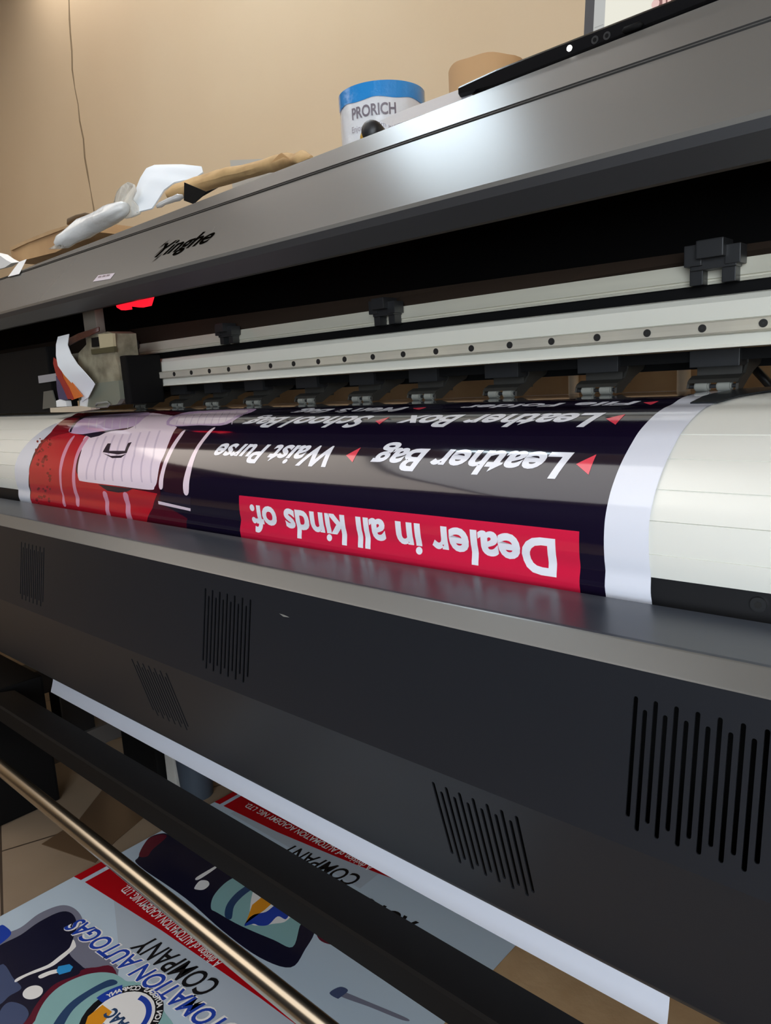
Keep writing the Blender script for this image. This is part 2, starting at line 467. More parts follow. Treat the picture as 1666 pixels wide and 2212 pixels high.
# crowd of small dark marks on the red side
for i in range(46):
    x = random.uniform(75, 108); y = random.uniform(945, 1085); r = random.uniform(2, 6)
    PX([(x, y), (x + r, y + r * .4), (x + r * .6, y + r * 1.5), (x - r * .3, y + r)], 'ink_deep_red', 4.5)
# white suitcase
PX([(183, 944), (176, 975), (168, 1015), (170, 1034), (180, 1040), (250, 1049), (323, 1058), (334, 1052), (340, 1036), (347, 1000), (358, 975), (372, 940), (388, 912), (372, 898), (318, 893), (288, 922), (240, 932), (205, 940)], 'ink_suitcase', 5)
for i, (xa, xb) in enumerate([(196, 186), (214, 205), (232, 224), (250, 243), (268, 263), (288, 284), (308, 306), (330, 326)]):
    PX([(xa + 14, 944 - i * 2), (xa + 18, 944 - i * 2), (xa + 4, 985), (xb + 3, 1036 + i), (xb, 1036 + i), (xa, 985)], 'ink_suitcase_rib', 5.6)
PX([(233, 958), (240, 958), (236, 974), (270, 974), (277, 957), (285, 955), (274, 979), (256, 982), (222, 977)], 'ink_dark', 6)
PX([(222, 979), (240, 985), (262, 984), (274, 980), (262, 989), (243, 990)], 'ink_dark', 6)
PX([(212, 1046), (286, 1056), (275, 1062), (256, 1064), (232, 1060)], 'ink_dark', 6)
# lilac suitcase above it and the one on the right
PX([(150, 934), (156, 920), (170, 908), (192, 900), (260, 894), (322, 891), (308, 906), (286, 922), (230, 930), (185, 938)], 'ink_lilac', 6)
for i in range(7):
    x = 196 + i * 17
    PX([(x, 900 - i * .8), (x + 2, 900 - i * .8), (x - 4, 926), (x - 6, 926)], 'ink_suitcase_rib', 6.6)
PX([(150, 934), (154, 934), (166, 913), (190, 900), (180, 900), (160, 913)], 'ink_dark', 7)
PX([(181, 938), (240, 929), (214, 942), (196, 946)], 'ink_dark', 7)
PX([(360, 918), (392, 893), (470, 886), (552, 883), (530, 895), (490, 917), (430, 919)], 'ink_lilac', 6)
PX([(366, 916), (400, 896), (470, 889), (535, 886), (515, 897), (480, 914), (430, 917)], 'ink_suitcase', 6.5)
for i in range(9):
    x = 392 + i * 15
    PX([(x, 896 - i), (x + 1.6, 896 - i), (x - 10, 917), (x - 12, 917)], 'ink_suitcase_rib', 7)
PX([(378, 921), (462, 921), (455, 928), (430, 934), (400, 932)], 'ink_dark', 7)
# white bars of the trolley handles
PX([(392, 934), (400, 932), (372, 978), (356, 1020), (352, 1053), (344, 1053), (350, 1012), (366, 972)], 'ink_stripe', 7)
PX([(455, 928), (464, 926), (430, 970), (414, 1016), (408, 1064), (397, 1064), (404, 1010), (424, 966)], 'ink_stripe', 7)
PX([(366, 972), (372, 978), (356, 1020), (352, 1053), (356, 1062), (397, 1070), (408, 1010), (424, 966), (455, 928), (400, 932)], 'ink_brown', 6.2)
PX([(343, 1079), (350, 1062), (400, 1070), (413, 1073), (412, 1096)], 'ink_dark', 7)
PX([(342, 1082), (412, 1098), (412, 1104), (343, 1089)], 'ink_stripe', 8)
PX([(154, 946), (161, 944), (141, 985), (133, 1025), (138, 1068), (143, 1091), (137, 1091), (130, 1050), (128, 1020), (134, 984)], 'ink_rose', 6)
PX([(186, 944), (192, 946), (172, 980), (163, 1020), (164, 1050), (172, 1090), (165, 1090), (157, 1048), (158, 1010), (168, 972)], 'ink_rose', 6)
PX([(222, 1064), (231, 1065), (236, 1090), (246, 1140), (236, 1140), (228, 1098)], 'ink_rose', 6)
PX([(266, 1066), (276, 1067), (282, 1090), (294, 1150), (282, 1150), (272, 1100)], 'ink_rose', 6)
# the lettering of the shop sign (reads upside down from here)
def sign_text(s, base_r, base_l, cap, bold=.02, shear=0.0, mi='ink_letter_white', layer=8):
    a = Vector(uv(*base_r)); c = Vector(uv(*base_l)); k = Vector(uv(*cap))
    c = Vector((c.x, a.y)) if abs(c.y - a.y) < .02 else c
    put(bm, text_quad(s, a, c - a, Vector((0, k.y - a.y)), bold, shear), II[mi], layer)
PX([(517, 1070), (880, 1108), (1252, 1148), (1254, 1215), (1256, 1300), (880, 1300), (527, 1230), (521, 1120)], 'ink_crimson', 6)
sign_text('Dealer in all kinds of:', (1200, 1168), (541, 1104), (1201, 1247), .032)
sign_text('Leather Bag', (1241, 980), (822, 965), (1240, 1037), .03, .2)
sign_text('Waist Purse', (731, 966), (482, 955), (731, 1011), .03, .2)
sign_text('Leather Box', (1310, 893), (884, 897), (1300, 923), .03, .2)
sign_text('School Bag', (812, 899), (553, 901), (806, 924), .03, .2)
sign_text('File Folder', (1386, 867), (1012, 872), (1382, 875), .03, .2)
sign_text("Men's Bag", (884, 880), (648, 884), (880, 889), .03, .2)
for tri in ([(1289, 982), (1245, 1003), (1272, 1026)], [(1352, 895), (1309, 905), (1330, 918)], [(780, 967), (748, 984), (762, 999)], [(843, 901), (811, 910), (820, 917)], [(1424, 867), (1390, 870), (1406, 875)], [(922, 880), (892, 882), (904, 886)]):
    PX(tri, 'ink_coral', 8)
nl = bm.verts.layers.float_vector['nn']
nrm = [v[nl].copy() for v in bm.verts]
vinyl = link('printed_vinyl_sheet', bm, INKS)
vinyl.data.polygons.foreach_set('use_smooth', [True] * len(vinyl.data.polygons))
vinyl.data.normals_split_custom_set_from_vertices(nrm)
if 'nn' in vinyl.data.attributes: vinyl.data.attributes.remove(vinyl.data.attributes['nn'])
tag(vinyl, 'glossy vinyl sign with suitcases and Dealer in all kinds of, draped over the white platen', 'vinyl banner')
# dark strip lying along the right edge of the sheet
bm = B()
e = [uv(1515, 873), uv(1560, 862), (XB - .002, .02)]
q = []
for i in range(13):
    f = i / 12; s = .012 + (uv(1530, 872)[1] - .012) * f
    p, n = prof_at(s); xa = XB + .006 - .03 * max(0, 1 - 0) * (1 - f); xb = XB + .020 - .016 * f
    q.append((Vector((XB - .022 + .02 * (1 - f), p.x + n.x * .0016, p.y + n.y * .0016)), Vector((XB + .05 - .046 * f * f, p.x + n.x * .0016, p.y + n.y * .0016)), Vector((0, n.x, n.y))))
top = [(bm.verts.new(a), bm.verts.new(b)) for a, b, n in q]; bot = [(bm.verts.new(a - n * .0012), bm.verts.new(b - n * .0012)) for a, b, n in q]
for i in range(12):
    face(bm, [top[i][0], top[i][1], top[i + 1][1], top[i + 1][0]]); face(bm, [bot[i][0], bot[i + 1][0], bot[i + 1][1], bot[i][1]])
    face(bm, [top[i][0], top[i + 1][0], bot[i + 1][0], bot[i][0]]); face(bm, [top[i][1], bot[i][1], bot[i + 1][1], top[i + 1][1]])
face(bm, [top[0][0], bot[0][0], bot[0][1], top[0][1]]); face(bm, [top[-1][0], top[-1][1], bot[-1][1], bot[-1][0]])
bmesh.ops.recalc_face_normals(bm, faces=bm.faces)
tag(link('edge_guard', bm, mat('dark_steel_strip', S(38, 42, 46), .3, .5)), 'thin dark metal edge guard on the platen at the right border of the vinyl', 'strip')

# ---------------------------------------------------------------- beam, guide rail, upper rail
def ph(y, a): return y * math.tan(math.radians(a))
bm = B()
prof = [(.875, .066), (.852, .068), (.843, .066), (.838, .060), (.836, .052), (.836, .0415), (.8375, .0405), (.8375, .0265), (.836, .0255), (.836, .016), (.834, .0125), (.875, .0122)]
extr(bm, prof, X0, X1); beam = link('gantry_beam', bm, m_alu_w, PR, True, 25)
bm = B(); extr(bm, [(.8375, .0268), (.8285, .0272), (.827, .0285), (.8275, .0335), (.827, .0390), (.8285, .0402), (.8375, .0405)], -1.78, X1)
rail = link('linear_guide_rail', bm, m_steel, beam)
for k in range(-6, 23):
    x = -.231 - .06 * k; z = .0338
    if x > X1 - .02: continue
    bm = B(); cyl(bm, (x, .8272, z), (x, .8262, z), .0042, 16); cyl(bm, (x, .8263, z), (x, .8259, z), .0012, 6, 1)
    link('bolt', bm, [m_dark, m_blackpl], rail)
# dark gap, cream upper profile, polished sheet leaning above it
bm = B(); box(bm, X0, X1, .905, .915, .05, .10); link('belt_channel', bm, m_black, PR)
bm = B(); extr(bm, [(.90, .0848), (.899, .0875), (.902, .0883), (.902, .0903), (.9, .0912), (.903, .1095), (.93, .1100), (.93, .0848)], X0, X1)
ub = link('upper_rail', bm, m_alu, PR)
bm = B()
rz = lambda x, a, b: a + (b - a) * (-x) / 1.5
prof = [(.905, .109), (.925, .133), (.928, .133), (.912, .109)]
extr(bm, prof, X0, X1, nx=8, zf=lambda x, i, z: z if z < .11 else .925 * math.tan(math.radians(7.74 + min(max((-x - .25) * 1.0, -.2), 1.6))))
link('polished_shield', bm, m_smoke, PR)
for (x, y, s) in ((290, 750, .9), (503, 722, .95), (845, 675, 1), (1552, 570, 1.15)):
    X, Z = at(x, y, .90)
    g = .016 * s
    bm = B()
    box(bm, X - 1.6 * g, X - .55 * g, .876, .9, Z - .1 * g, Z + 1.15 * g, .001)
    box(bm, X - .75 * g, X + .85 * g, .868, .9, Z + .25 * g, Z + 1.3 * g, .0015)
    box(bm, X + .75 * g, X + 1.65 * g, .878, .9, Z - .2 * g, Z + .9 * g, .001)
    box(bm, X - 1.3 * g, X + 1.4 * g, .880, .9, Z - .35 * g, Z + .5 * g, .001)
    c = link('hose_clamp', bm, m_blackpl, PR)
    for d in (-1.0, .9):
        bm = B(); box(bm, X + d * g - .4 * g, X + d * g + .4 * g, .884, .9, Z - 1.2 * g, Z - .2 * g, .001); link('clamp_foot', bm, m_blackpl, c)
# support rod and black underside channel behind the pinch rollers
bm = B(); box(bm, X0, X1, .875, .93, -.001, .0115); link('roller_mount', bm, m_black, PR)
bm = B(); box(bm, X0, X1, .945, .953, .002, .0105, .001); link('release_bar', bm, m_alu, PR)
bm = B(); box(bm, X0, X1, .955, .975, -.010, .002); link('rear_channel', bm, m_black, PR)

# pinch rollers ---------------------------------------------------------
def pinch(X):
    Y = .865
    bm = B()
    box(bm, X - .027, X + .027, Y + .004, Y + .05, -.0072, .0118, .0008)           # block
    br = link('pinch_roller_bracket', bm, m_blackpl, PR)
    bm = B()                                                                        # tapering side arm reaching back
    a = [(Y - .003, -.0325), (Y - .002, -.026), (Y + .006, -.0195), (Y + .02, -.0155), (Y + .03, -.004), (Y + .03, .011), (Y + .09, .011), (Y + .075, -.006), (Y + .05, -.014), (Y + .03, -.023), (Y + .012, -.0325)]
    extr(bm, a, X + .0255, X + .0285)
    extr(bm, [(Y - .003, -.030), (Y + .001, -.0225), (Y + .012, -.0175), (Y + .02, -.0175), (Y + .012, -.030)], X - .0275, X - .0250)
    extr(bm, [(Y - .003, -.0245), (Y + .001, -.0205), (Y + .012, -.0165), (Y + .03, -.0165), (Y + .03, -.019), (Y + .012, -.020)], X - .0265, X + .028)
    box(bm, X - .0245, X + .0245, Y + .022, Y + .045, -.022, -.0066)
    link('roller_arm', bm, mat('roller_arm_black', S(44, 43, 40), .5), br)
    for d in (-.0115, .0125):
        bm = B(); cyl(bm, (X + d - .0080, Y + .003, -.0286), (X + d + .0080, Y + .003, -.0286), .0059, 24)
        bmesh.ops.bevel(bm, geom=[e for e in bm.edges if abs(e.verts[0].co.x - e.verts[1].co.x) < 1e-6], offset=.0015, segments=2, affect='EDGES')
        link('rubber_roller', bm, m_roll, br, True, 40)
    bm = B(); cyl(bm, (X - .027, Y + .003, -.0286), (X + .0275, Y + .003, -.0286), .0022, 10); link('axle', bm, m_blackpl, br)
for px, py in ((305, 868), (385, 867), (460, 867), (549, 865), (663, 862), (782, 858), (914, 854), (1083, 848), (1290, 840), (1541, 830), (1830, 825)):
    pinch(at(px, py, .868)[0])

# ---------------------------------------------------------------- front tray with vents
def tray_panel(name, a, c, vents, slot_lo, slot_hi, m, t=.0015):
    """flat strip from (y,z) a to c with real slots"""
    a = Vector(a); c = Vector(c); L = (c - a).length; d = (c - a) / L; n2 = Vector((d.y, -d.x))
    bmv = bmesh.new(); edges = []
    def loop(pts):
        vs = [bmv.verts.new((x, s, 0)) for x, s in pts]
        for i in range(len(vs)): edges.append(bmv.edges.new((vs[i], vs[(i + 1) % len(vs)])))
    cuts = []
    xs = [X0]
    for v in vents: xs += [v - .06, v + .06]
    xs.append(X1)
    out = B()
    def addtri(tb):
        for v in tb.verts:
            p = a + d * v.co.y; v.co = Vector((v.co.x, p.x, p.y))
        merge(out, tb)
    for i in range(len(xs) - 1):
        tb = bmesh.new(); es = []
        def lp(pts):
            vs = [tb.verts.new((x, s, 0)) for x, s in pts]
            for k in range(len(vs)): es.append(tb.edges.new((vs[k], vs[(k + 1) % len(vs)])))
        lp([(xs[i], 0), (xs[i + 1], 0), (xs[i + 1], L), (xs[i], L)])
        if i % 2 == 1:
            v = (xs[i] + xs[i + 1]) / 2
            for k in range(13):
                x = v + (k - 6) * .0076; sh = .0 if k % 2 == 0 else .0085
                s0, s1 = slot_lo + sh, slot_hi + sh; w = .0018
                pts = []
                for q in range(7): an = math.pi + math.pi * q / 6; pts.append((x + w * math.cos(an), s0 + w + w * math.sin(an)))
                for q in range(7): an = math.pi * q / 6; pts.append((x + w * math.cos(an), s1 - w + w * math.sin(an)))
                lp(pts)
        bmesh.ops.triangle_fill(tb, edges=es, use_beauty=True)
        addtri(tb)
    bmesh.ops.remove_doubles(out, verts=out.verts, dist=1e-5)
    bmesh.ops.recalc_face_normals(out, faces=out.faces)
    for f in out.faces:
        if f.normal.y > 0: f.normal_flip()
    o = link(name, out, m, PR)
    md = o.modifiers.new('thickness', 'SOLIDIFY'); md.thickness = t; md.offset = -1
    return o
pB = (.508, -.2249); pC = (.4865, -.3592); pD = (.527, -.507)
tray_panel('tray_front_panel', pB, pC, [-1.313 * .56 - .56, -1.313 * .56, -.314 * .56], .020, .113, m_body_shade)
tray_panel('tray_lower_panel', pC, pD, [-.921, -.367, .19], .016, .108, m_body_shade)
bm = B(); extr(bm, plate([(.612, -.24), (.606, -.2058), (.604, -.2046), (.5335, -.2105), (.530, -.2112)], -.0015), X0, X1); link('tray_top', bm, mat('tray_top_paint', S(52, 57, 66), .3, 0, .6), PR)
bm = B(); extr(bm, plate([(.530, -.2110), (.5285, -.2117), (.5095, -.2240), (.508, -.2252)], -.0015), X0, X1); link('tray_bevel', bm, m_body, PR)
bm = B(); extr(bm, plate([(.527, -.5065), (.530, -.511), (.545, -.5275), (.551, -.528)], -.0015), X0, X1); link('tray_bottom_lip', bm, m_edge, PR)
bm = B(); box(bm, .10 + at(1372, 1500, .5)[0] - .1 - .0012, at(1372, 1500, .5)[0] + .0003, .506, .5072, -.246, -.244); bm.free()
bm = B(); box(bm, X0, X1, .598, .600, -.558, -.235); link('vent_dark_backing', bm, m_black, PR)  # black sheet added so the open vent slots read dark

bm = B()
def onpanel(x, y, off=.0004):
    a, b, c = ray(x, y); A = Vector(pB); D = (Vector(pC) - A).normalized(); N = Vector((D.y, -D.x)); N = N if N.x < 0 else -N
    A = A + N * off; k = A.dot(N) / Vector((b, c)).dot(N); return Vector((a * k, b * k, c * k))
face(bm, [bm.verts.new(onpanel(*p)) for p in ((603, 1325), (616, 1329), (626, 1334), (612, 1332))])
link('scuff_mark', bm, mat('scuff_grey', S(120, 120, 116), .6), PR)

# ---------------------------------------------------------------- print carriage
CAR = bpy.data.objects.new('print_carriage', None); SC.collection.objects.link(CAR); CAR.parent = PR
def cpart(name, bm, m, smooth=False, auto=None):
    return link(name, bm, m, CAR, smooth, auto)
m_frost = mat('frosted_plastic', S(150, 144, 124), .35, noise=(30, S(106, 100, 84), 4))
xr = at(262, 800, .755)[0]; xl = at(166, 880, .755)[0]
def pz(x, y, Y=.755): return at(x, y, Y)
def cpoly(pts, Y, th, name, m):
    bm = B(); prism(bm, [P(x, y, Y) for x, y in pts], (0, th, 0)); return cpart(name, bm, m)
cpoly([(170, 762), (186, 745), (190, 728), (232, 716), (244, 720), (250, 772), (256, 790), (262, 850), (256, 872), (205, 880), (172, 880), (165, 820)], .755, .05, 'carriage_body', m_frost)
cpoly([(212, 722), (243, 720), (245, 750), (216, 753)], .7505, .006, 'connector_block', mat('cream_plastic', S(176, 166, 136), .5))
cpoly([(197, 730), (212, 728), (213, 748), (198, 750)], .7505, .006, 'dark_connector', m_black)
cpoly([(196, 755), (246, 748), (247, 760), (198, 766)], .750, .006, 'circuit_board', mat('board_olive', S(70, 66, 44), .5))
cpoly([(166, 808), (205, 828), (256, 822), (260, 862), (252, 874), (196, 880), (172, 880)], .748, .01, 'lower_cover', mat('grey_frosted_cover', S(112, 116, 104), .3))
bm = B(); tube(bm, [P(207, 876, .74), P(210, 871, .74), P(232, 868, .74), P(237, 872, .74), P(232, 878, .74), P(208, 880, .74)], .0022, 8); cpart('handle', bm, m_roll, True)
cpoly([(108, 881), (170, 877), (196, 881), (196, 885), (170, 890), (109, 891)], .74, .02, 'bottom_plate', mat('pale_plate', S(190, 178, 158), .4))
cpoly([(121, 866), (130, 862), (142, 866), (144, 878), (122, 879)], .745, .012, 'clip', m_white)
cpoly([(173, 866), (189, 852), (186, 880), (172, 880)], .745, .012, 'clip', m_white)
# ribbon cables
def ribbon(name, L, R, m, Y0=.74, ys=None):
    bm = B(); n = len(L); a = []; b = []
    for i in range(n):
        Y = ys[i] if ys else Y0
        a.append(bm.verts.new(P(*L[i], Y))); b.append(bm.verts.new(P(*R[i], Y - .006)))
    for i in range(n - 1): face(bm, [a[i], b[i], b[i + 1], a[i + 1]])
    bmesh.ops.subdivide_edges(bm, edges=list(bm.edges), cuts=2, use_grid_fill=True, smooth=.3)
    g = bmesh.ops.solidify(bm, geom=list(bm.faces), thickness=.0012)
    return cpart(name, bm, m, True, 50)
ribbon('white_ribbon_cable', [(126, 728), (122, 745), (122, 768), (126, 790), (140, 810), (160, 832), (176, 852), (178, 868)],
       [(150, 722), (147, 745), (154, 764), (168, 786), (186, 806), (200, 822), (206, 830), (192, 858)], m_foam, ys=[.76, .745, .735, .73, .73, .735, .74, .745])
ribbon('red_ribbon_cable', [(117, 772), (116, 785), (122, 808), (134, 838), (143, 862)], [(126, 780), (130, 790), (136, 815), (150, 838), (160, 862)], mat('red_flat_cable', S(150, 34, 30), .5), .742)
ribbon('orange_ribbon_cable', [(128, 786), (133, 806), (144, 836), (156, 864)], [(132, 792), (148, 812), (166, 838), (180, 856)], mat('orange_flat_cable', S(206, 108, 42), .5), .739)
ribbon('blue_ribbon_cable', [(122, 812), (124, 840), (128, 862)], [(128, 822), (138, 842), (148, 864)], mat('blue_flat_cable', S(62, 58, 96), .5), .746)
bm = B()
for i in range(5):
    tube(bm, [P(150, 732 + i * 3.2, .745), P(170, 722 + i * 3, .745), P(195, 714 + i * 2.4, .745), P(214, 708 + i * 1.5, .75)], .0018, 6)
cpart('ink_hose_bundle', bm, mat('dark_red_hose', S(70, 34, 26), .4), True)
bm = B(); box(bm, at(178, 680, .78)[0], at(205, 680, .78)[0], .78, .80, .09, .20, .003); cpart('carriage_post', bm, mat('grey_post', S(112, 106, 98), .5))
bm = B(); box(bm, xr - .005, xr + .018, .757, .834, -.02, .075, .004); cpart('carriage_side', bm, m_black)
# black box added for the dark shade left of the carriage
bm = B(); box(bm, X0, at(112, 850, .78)[0], .78, .84, -.032, .12, .004)
hs = link('dark_end_box', bm, mat('end_box_black', S(12, 12, 13), .75, spec=.15), PR)
bm = B(); prism(bm, [P(x, y, .778) for x, y in ((82, 812), (122, 806), (124, 822), (84, 828))], (0, .003, 0)); link('end_box_plate', bm, m_grey, hs)
bm = B(); prism(bm, [P(x, y, .778) for x, y in ((94, 846), (112, 843), (122, 878), (92, 884))], (0, .003, 0)); link('end_box_plate', bm, mat('dull_grey_metal', S(90, 90, 84), .5), hs)
# red status light inside the cover
bm = B(); prism(bm, [P(x, y, .80) for x, y in ((246, 641), (272, 632), (276, 668), (262, 670), (252, 664))], (0, .01, 0))
prism(bm, [P(x, y, .80) for x, y in ((282, 634), (312, 628), (324, 640), (318, 660), (300, 664), (284, 662))], (0, .01, 0))
link('red_indicator', bm, mat('red_glow', S(200, 10, 20), .3, emit=(1, .012, .03, 1), es=1.1), PR)
l = bpy.data.lights.new('red_light', 'POINT'); l.energy = .006; l.color = (1, .05, .05); l.shadow_soft_size = .01
lo = bpy.data.objects.new('red_light', l); SC.collection.objects.link(lo); lo.location = P(300, 650, .78) + Vector((0, 0, H))

# badge on the cover --------------------------------------------------
fa = Vector(face_prof[2]); fc = Vector(face_prof[3]); fd = (fc - fa).normalized(); fn = Vector((-fd.y, fd.x))
if fn.x > 0: fn = -fn
def onface(x, y):
    a, b, c = ray(x, y)                    # intersect with the cover's front plane
    q = fa.dot(fn) / (Vector((b, c)).dot(fn)); return a * q, (Vector((b * q, c * q)) - fa).dot(fd)
def face_map(t, off=.0006, mi=0, bm=None):
    for v in t.verts:
        p = fa + fd * v.co.y + fn * off; v.co = Vector((v.co.x, p.x, p.y))
    merge(bm, t, mi)
bm = B()
a = Vector(onface(334, 556)); c = Vector(onface(454, 522))
tq = text_quad('Yinghe', a, Vector((c.x - a.x, 0)), Vector((0, .030)), .02, .55); face_map(tq, bm=bm)
# sweeping brush strokes of the script
def stroke(p, q, w):
    p = Vector(onface(*p)); q = Vector(onface(*q)); d = (q - p).normalized(); n = Vector((-d.y, d.x)); m = p.lerp(q, .45)
    return poly2d([tuple(p), tuple(m - n * w), tuple(q), tuple(m + n * w)])
for p, q, w in (((328, 568), (354, 546), .0016), ((331, 556), (372, 521), .0014), ((342, 538), (369, 517), .0018), ((376, 554), (414, 523), .0012), ((415, 528), (444, 497), .0012), ((428, 525), (452, 506), .0014)):
    face_map(stroke(p, q, w), .0008, bm=bm)
link('badge_script', bm, mat('badge_black', S(8, 6, 4), .9, spec=0), PR)
bm = B()
for s in ((378, 524, 388, 516), (459, 500, 465, 490)):
    bm = B(); p = Vector(onface(s[0], s[1])); q = Vector(onface(s[2], s[3])); face_map(poly2d([(p.x, p.y), (q.x, p.y), (q.x, q.y), (p.x, q.y)]), .0006, bm=bm)
    link('badge_mark', bm, mat('badge_faint', S(84, 80, 70), .5), PR)
bm = B(); q = [onface(x, y) for x, y in ((201, 609), (213, 595), (249, 590), (239, 603))]; face_map(poly2d(q), .0006, bm=bm)
lb = link('small_sticker', bm, mat('sticker_lilac', S(196, 186, 196), .5), PR)
bm = B()
for i in range(3):
    q = [onface(x + i * 9, y - i * 1.6) for x, y in ((212, 601), (214, 597), (221, 596), (219, 600))]; face_map(poly2d(q), .0009, bm=bm)
link('sticker_print', bm, mat('sticker_print', S(120, 104, 112), .5), lb)
# white tape across the seam
bm = B()
Pt = [P(26, 601, .597), P(54, 562, .6315), P(68, 562, .6315), P(45, 598, .597)]
def onlid(x, y):
    q1 = Vector(onface(x, y)); p = fa + fd * q1.y + fn * .003; return Vector((q1.x, p.x, p.y))
prism(bm, [onlid(*p) for p in ((20, 600), (44, 568), (60, 562), (44, 594))], Vector((0, fn.x, fn.y)) * .0006)
tag(link('tape_strip', bm, m_white), 'short white tape strip stuck across the cover seam at the far left', 'tape')

# ---------------------------------------------------------------- stand under the printer
bm = B(); extr(bm, [(.565, -.6253), (.503, -.6125), (.4995, -.6155), (.497, -.6445), (.501, -.648), (.561, -.662), (.566, -.658)], -1.66, X1); link('take_up_bar', bm, mat('black_bar_paint', S(20, 18, 17), .6, spec=.12), PR)
bm = B(); 
def cb(X):
    f = (X + 1.7) / 1.5; a = math.radians(-56.75 - .75 * f); r = .80 - .01 * f
    return (X, r * math.cos(a), r * math.sin(a))
cyl(bm, cb(-2.6), cb(X1), .0125, 32); link('tension_bar', bm, m_chrome, PR, True, 40)
m_leg = mat('leg_black', S(24, 23, 24), .45)
m_foot = mat('leg_grey', S(84, 80, 78), .5)
for X in (-1.80, .42):
    bm = B(); box(bm, X - .03, X + .03, .70, .78, -.86, -.184, .004); box(bm, X - .05, X + .03, .44, .78, -.70, -.64, .004); lg = link('leg', bm, m_leg, PR)
    bm = B(); box(bm, X - .04, X + .04, .40, 1.15, -.88, -.83, .006); link('foot_beam', bm, m_foot, lg)
    for y in (.42, 1.05):
        bm = B(); cyl(bm, (X - .02, y, -.895), (X + .02, y, -.895), .035, 24); box(bm, X - .026, X + .026, y - .02, y + .02, -.87, -.855); link('caster', bm, m_leg, lg, True, 30)
bm = B(); box(bm, -1.83, .39, .80, .86, -.62, -.55, .004); link('rear_crossbar', bm, m_leg, PR)
bm = B(); box(bm, X0, -1.68, .47, .635, -H + .001, -.62, .006); link('drive_housing', bm, m_black, PR)
bm = B(); box(bm, -1.68, -1.52, .80, .90, -H + .001, -.76, .006); link('motor_housing', bm, m_black, PR)
bm = B(); n = 28; bx, by = -1.435, .85
cyl(bm, (bx, by, -H), (bx, by, -.83), .036, 28, 0, .042)
tag(link('plastic_bucket', bm, mat('slate_plastic', S(58, 68, 80), .5), None, True, 40), 'small slate blue plastic tub on the floor under the hanging white vinyl edge', 'tub')
bm = B(); box(bm, -1.515, -1.475, .82, .88, -H, -.84, .004)
tag(link('paper_carton', bm, mat('dim_white_card', S(180, 178, 172), .7)), 'small white carton on the floor just left of the slate blue tub', 'carton')

# ------------------------------------------------------------------ floor prints
def ifl(n, c): return mat(n, c, .22, 0, .5)
FI = [ifl('sheet_white', S(214, 222, 232)), ifl('print_red', S(176, 12, 24)), ifl('print_black', S(20, 20, 24)), ifl('print_blue', S(34, 66, 170)),
      ifl('print_navy', S(26, 26, 48)), ifl('print_teal', S(140, 184, 186)), ifl('print_steel', S(44, 70, 108)), ifl('print_slate', S(70, 82, 116)),
      ifl('print_orange', S(226, 150, 34)), ifl('print_letter', S(240, 240, 240)), ifl('print_cyan', S(50, 150, 216)), ifl('print_grey', S(178, 190, 204)),
      ifl('print_paleblue', S(188, 206, 222)), ifl('print_maroon', S(96, 24, 44)), ifl('print_pewter', S(120, 122, 140))]
FJ = {m.name: i for i, m in enumerate(FI)}
FZ = -H + .003
def wave(x, y): return .0
SMOOTH = ('print_pewter', 'print_navy', 'print_blue', 'print_maroon', 'print_teal', 'print_steel', 'print_slate', 'print_letter')
def soften(pts, k=5):
    n = len(pts); out = []
    for i in range(n):
        p0, p1, p2, p3 = (Vector(pts[(i + j - 1) % n]) for j in range(4))
        for q in range(k):
            t = q / k
            out.append(tuple(.5 * ((2 * p1) + (p2 - p0) * t + (2 * p0 - 5 * p1 + 4 * p2 - p3) * t * t + (-p0 + 3 * p1 - 3 * p2 + p3) * t ** 3)))
    return out
class Sheet:
    def __init__(s, x0, x1, y0, y1, zf=None):
        s.bm = B(); s.zf = zf or (lambda x, y: 0.0); s.r = (x0, x1, y0, y1)
        n, m = 30, 14
        for lay, dz in ((0, 0), (1, -.0008)):
            g = [[s.bm.verts.new(s.w(x0 + (x1 - x0) * i / n, y0 + (y1 - y0) * j / m, dz)) for j in range(m + 1)] for i in range(n + 1)]
            for i in range(n):
                for j in range(m):
                    q = [g[i][j], g[i + 1][j], g[i + 1][j + 1], g[i][j + 1]]
                    face(s.bm, q if lay == 0 else q[::-1], 0)
    def w(s, x, y, dz=0): return Vector((x, y, FZ + dz + s.zf(x, y)))
    def add(s, t, name, layer):
        # trim to the sheet
        x0, x1, y0, y1 = s.r
        for co, no in (((x0, 0, 0), (-1, 0, 0)), ((x1, 0, 0), (1, 0, 0)), ((0, y0, 0), (0, -1, 0)), ((0, y1, 0), (0, 1, 0))):
            bmesh.ops.bisect_plane(t, geom=list(t.verts) + list(t.edges) + list(t.faces), plane_co=co, plane_no=no, clear_outer=True)
        for k in range(1, 30):
            x = x0 + (x1 - x0) * k / 30
            bmesh.ops.bisect_plane(t, geom=list(t.verts) + list(t.edges) + list(t.faces), plane_co=(x, 0, 0), plane_no=(1, 0, 0))
        for k in range(1, 14):
            y = y0 + (y1 - y0) * k / 14
            bmesh.ops.bisect_plane(t, geom=list(t.verts) + list(t.edges) + list(t.faces), plane_co=(0, y, 0), plane_no=(0, 1, 0))
        vm = {v: s.bm.verts.new(s.w(v.co.x, v.co.y, .00007 * layer)) for v in t.verts}
        for f in t.faces:
            g = face(s.bm, [vm[v] for v in f.verts], FJ[name])
            if g:
                g.normal_update()
                if g.normal.z < 0: g.normal_flip()
        t.free()
    def px(s, pts, name, layer, dy=0.0):
        if name in SMOOTH: pts = soften(pts)
        s.add(poly2d([(atZ(x, y, FZ)[0], atZ(x, y, FZ)[1] + dy) for x, y in pts]), name, layer)
    def dpoly(s, pts, name, layer): s.add(poly2d(pts), name, layer)
def V2(x, y): return Vector(atZ(x, y, FZ))
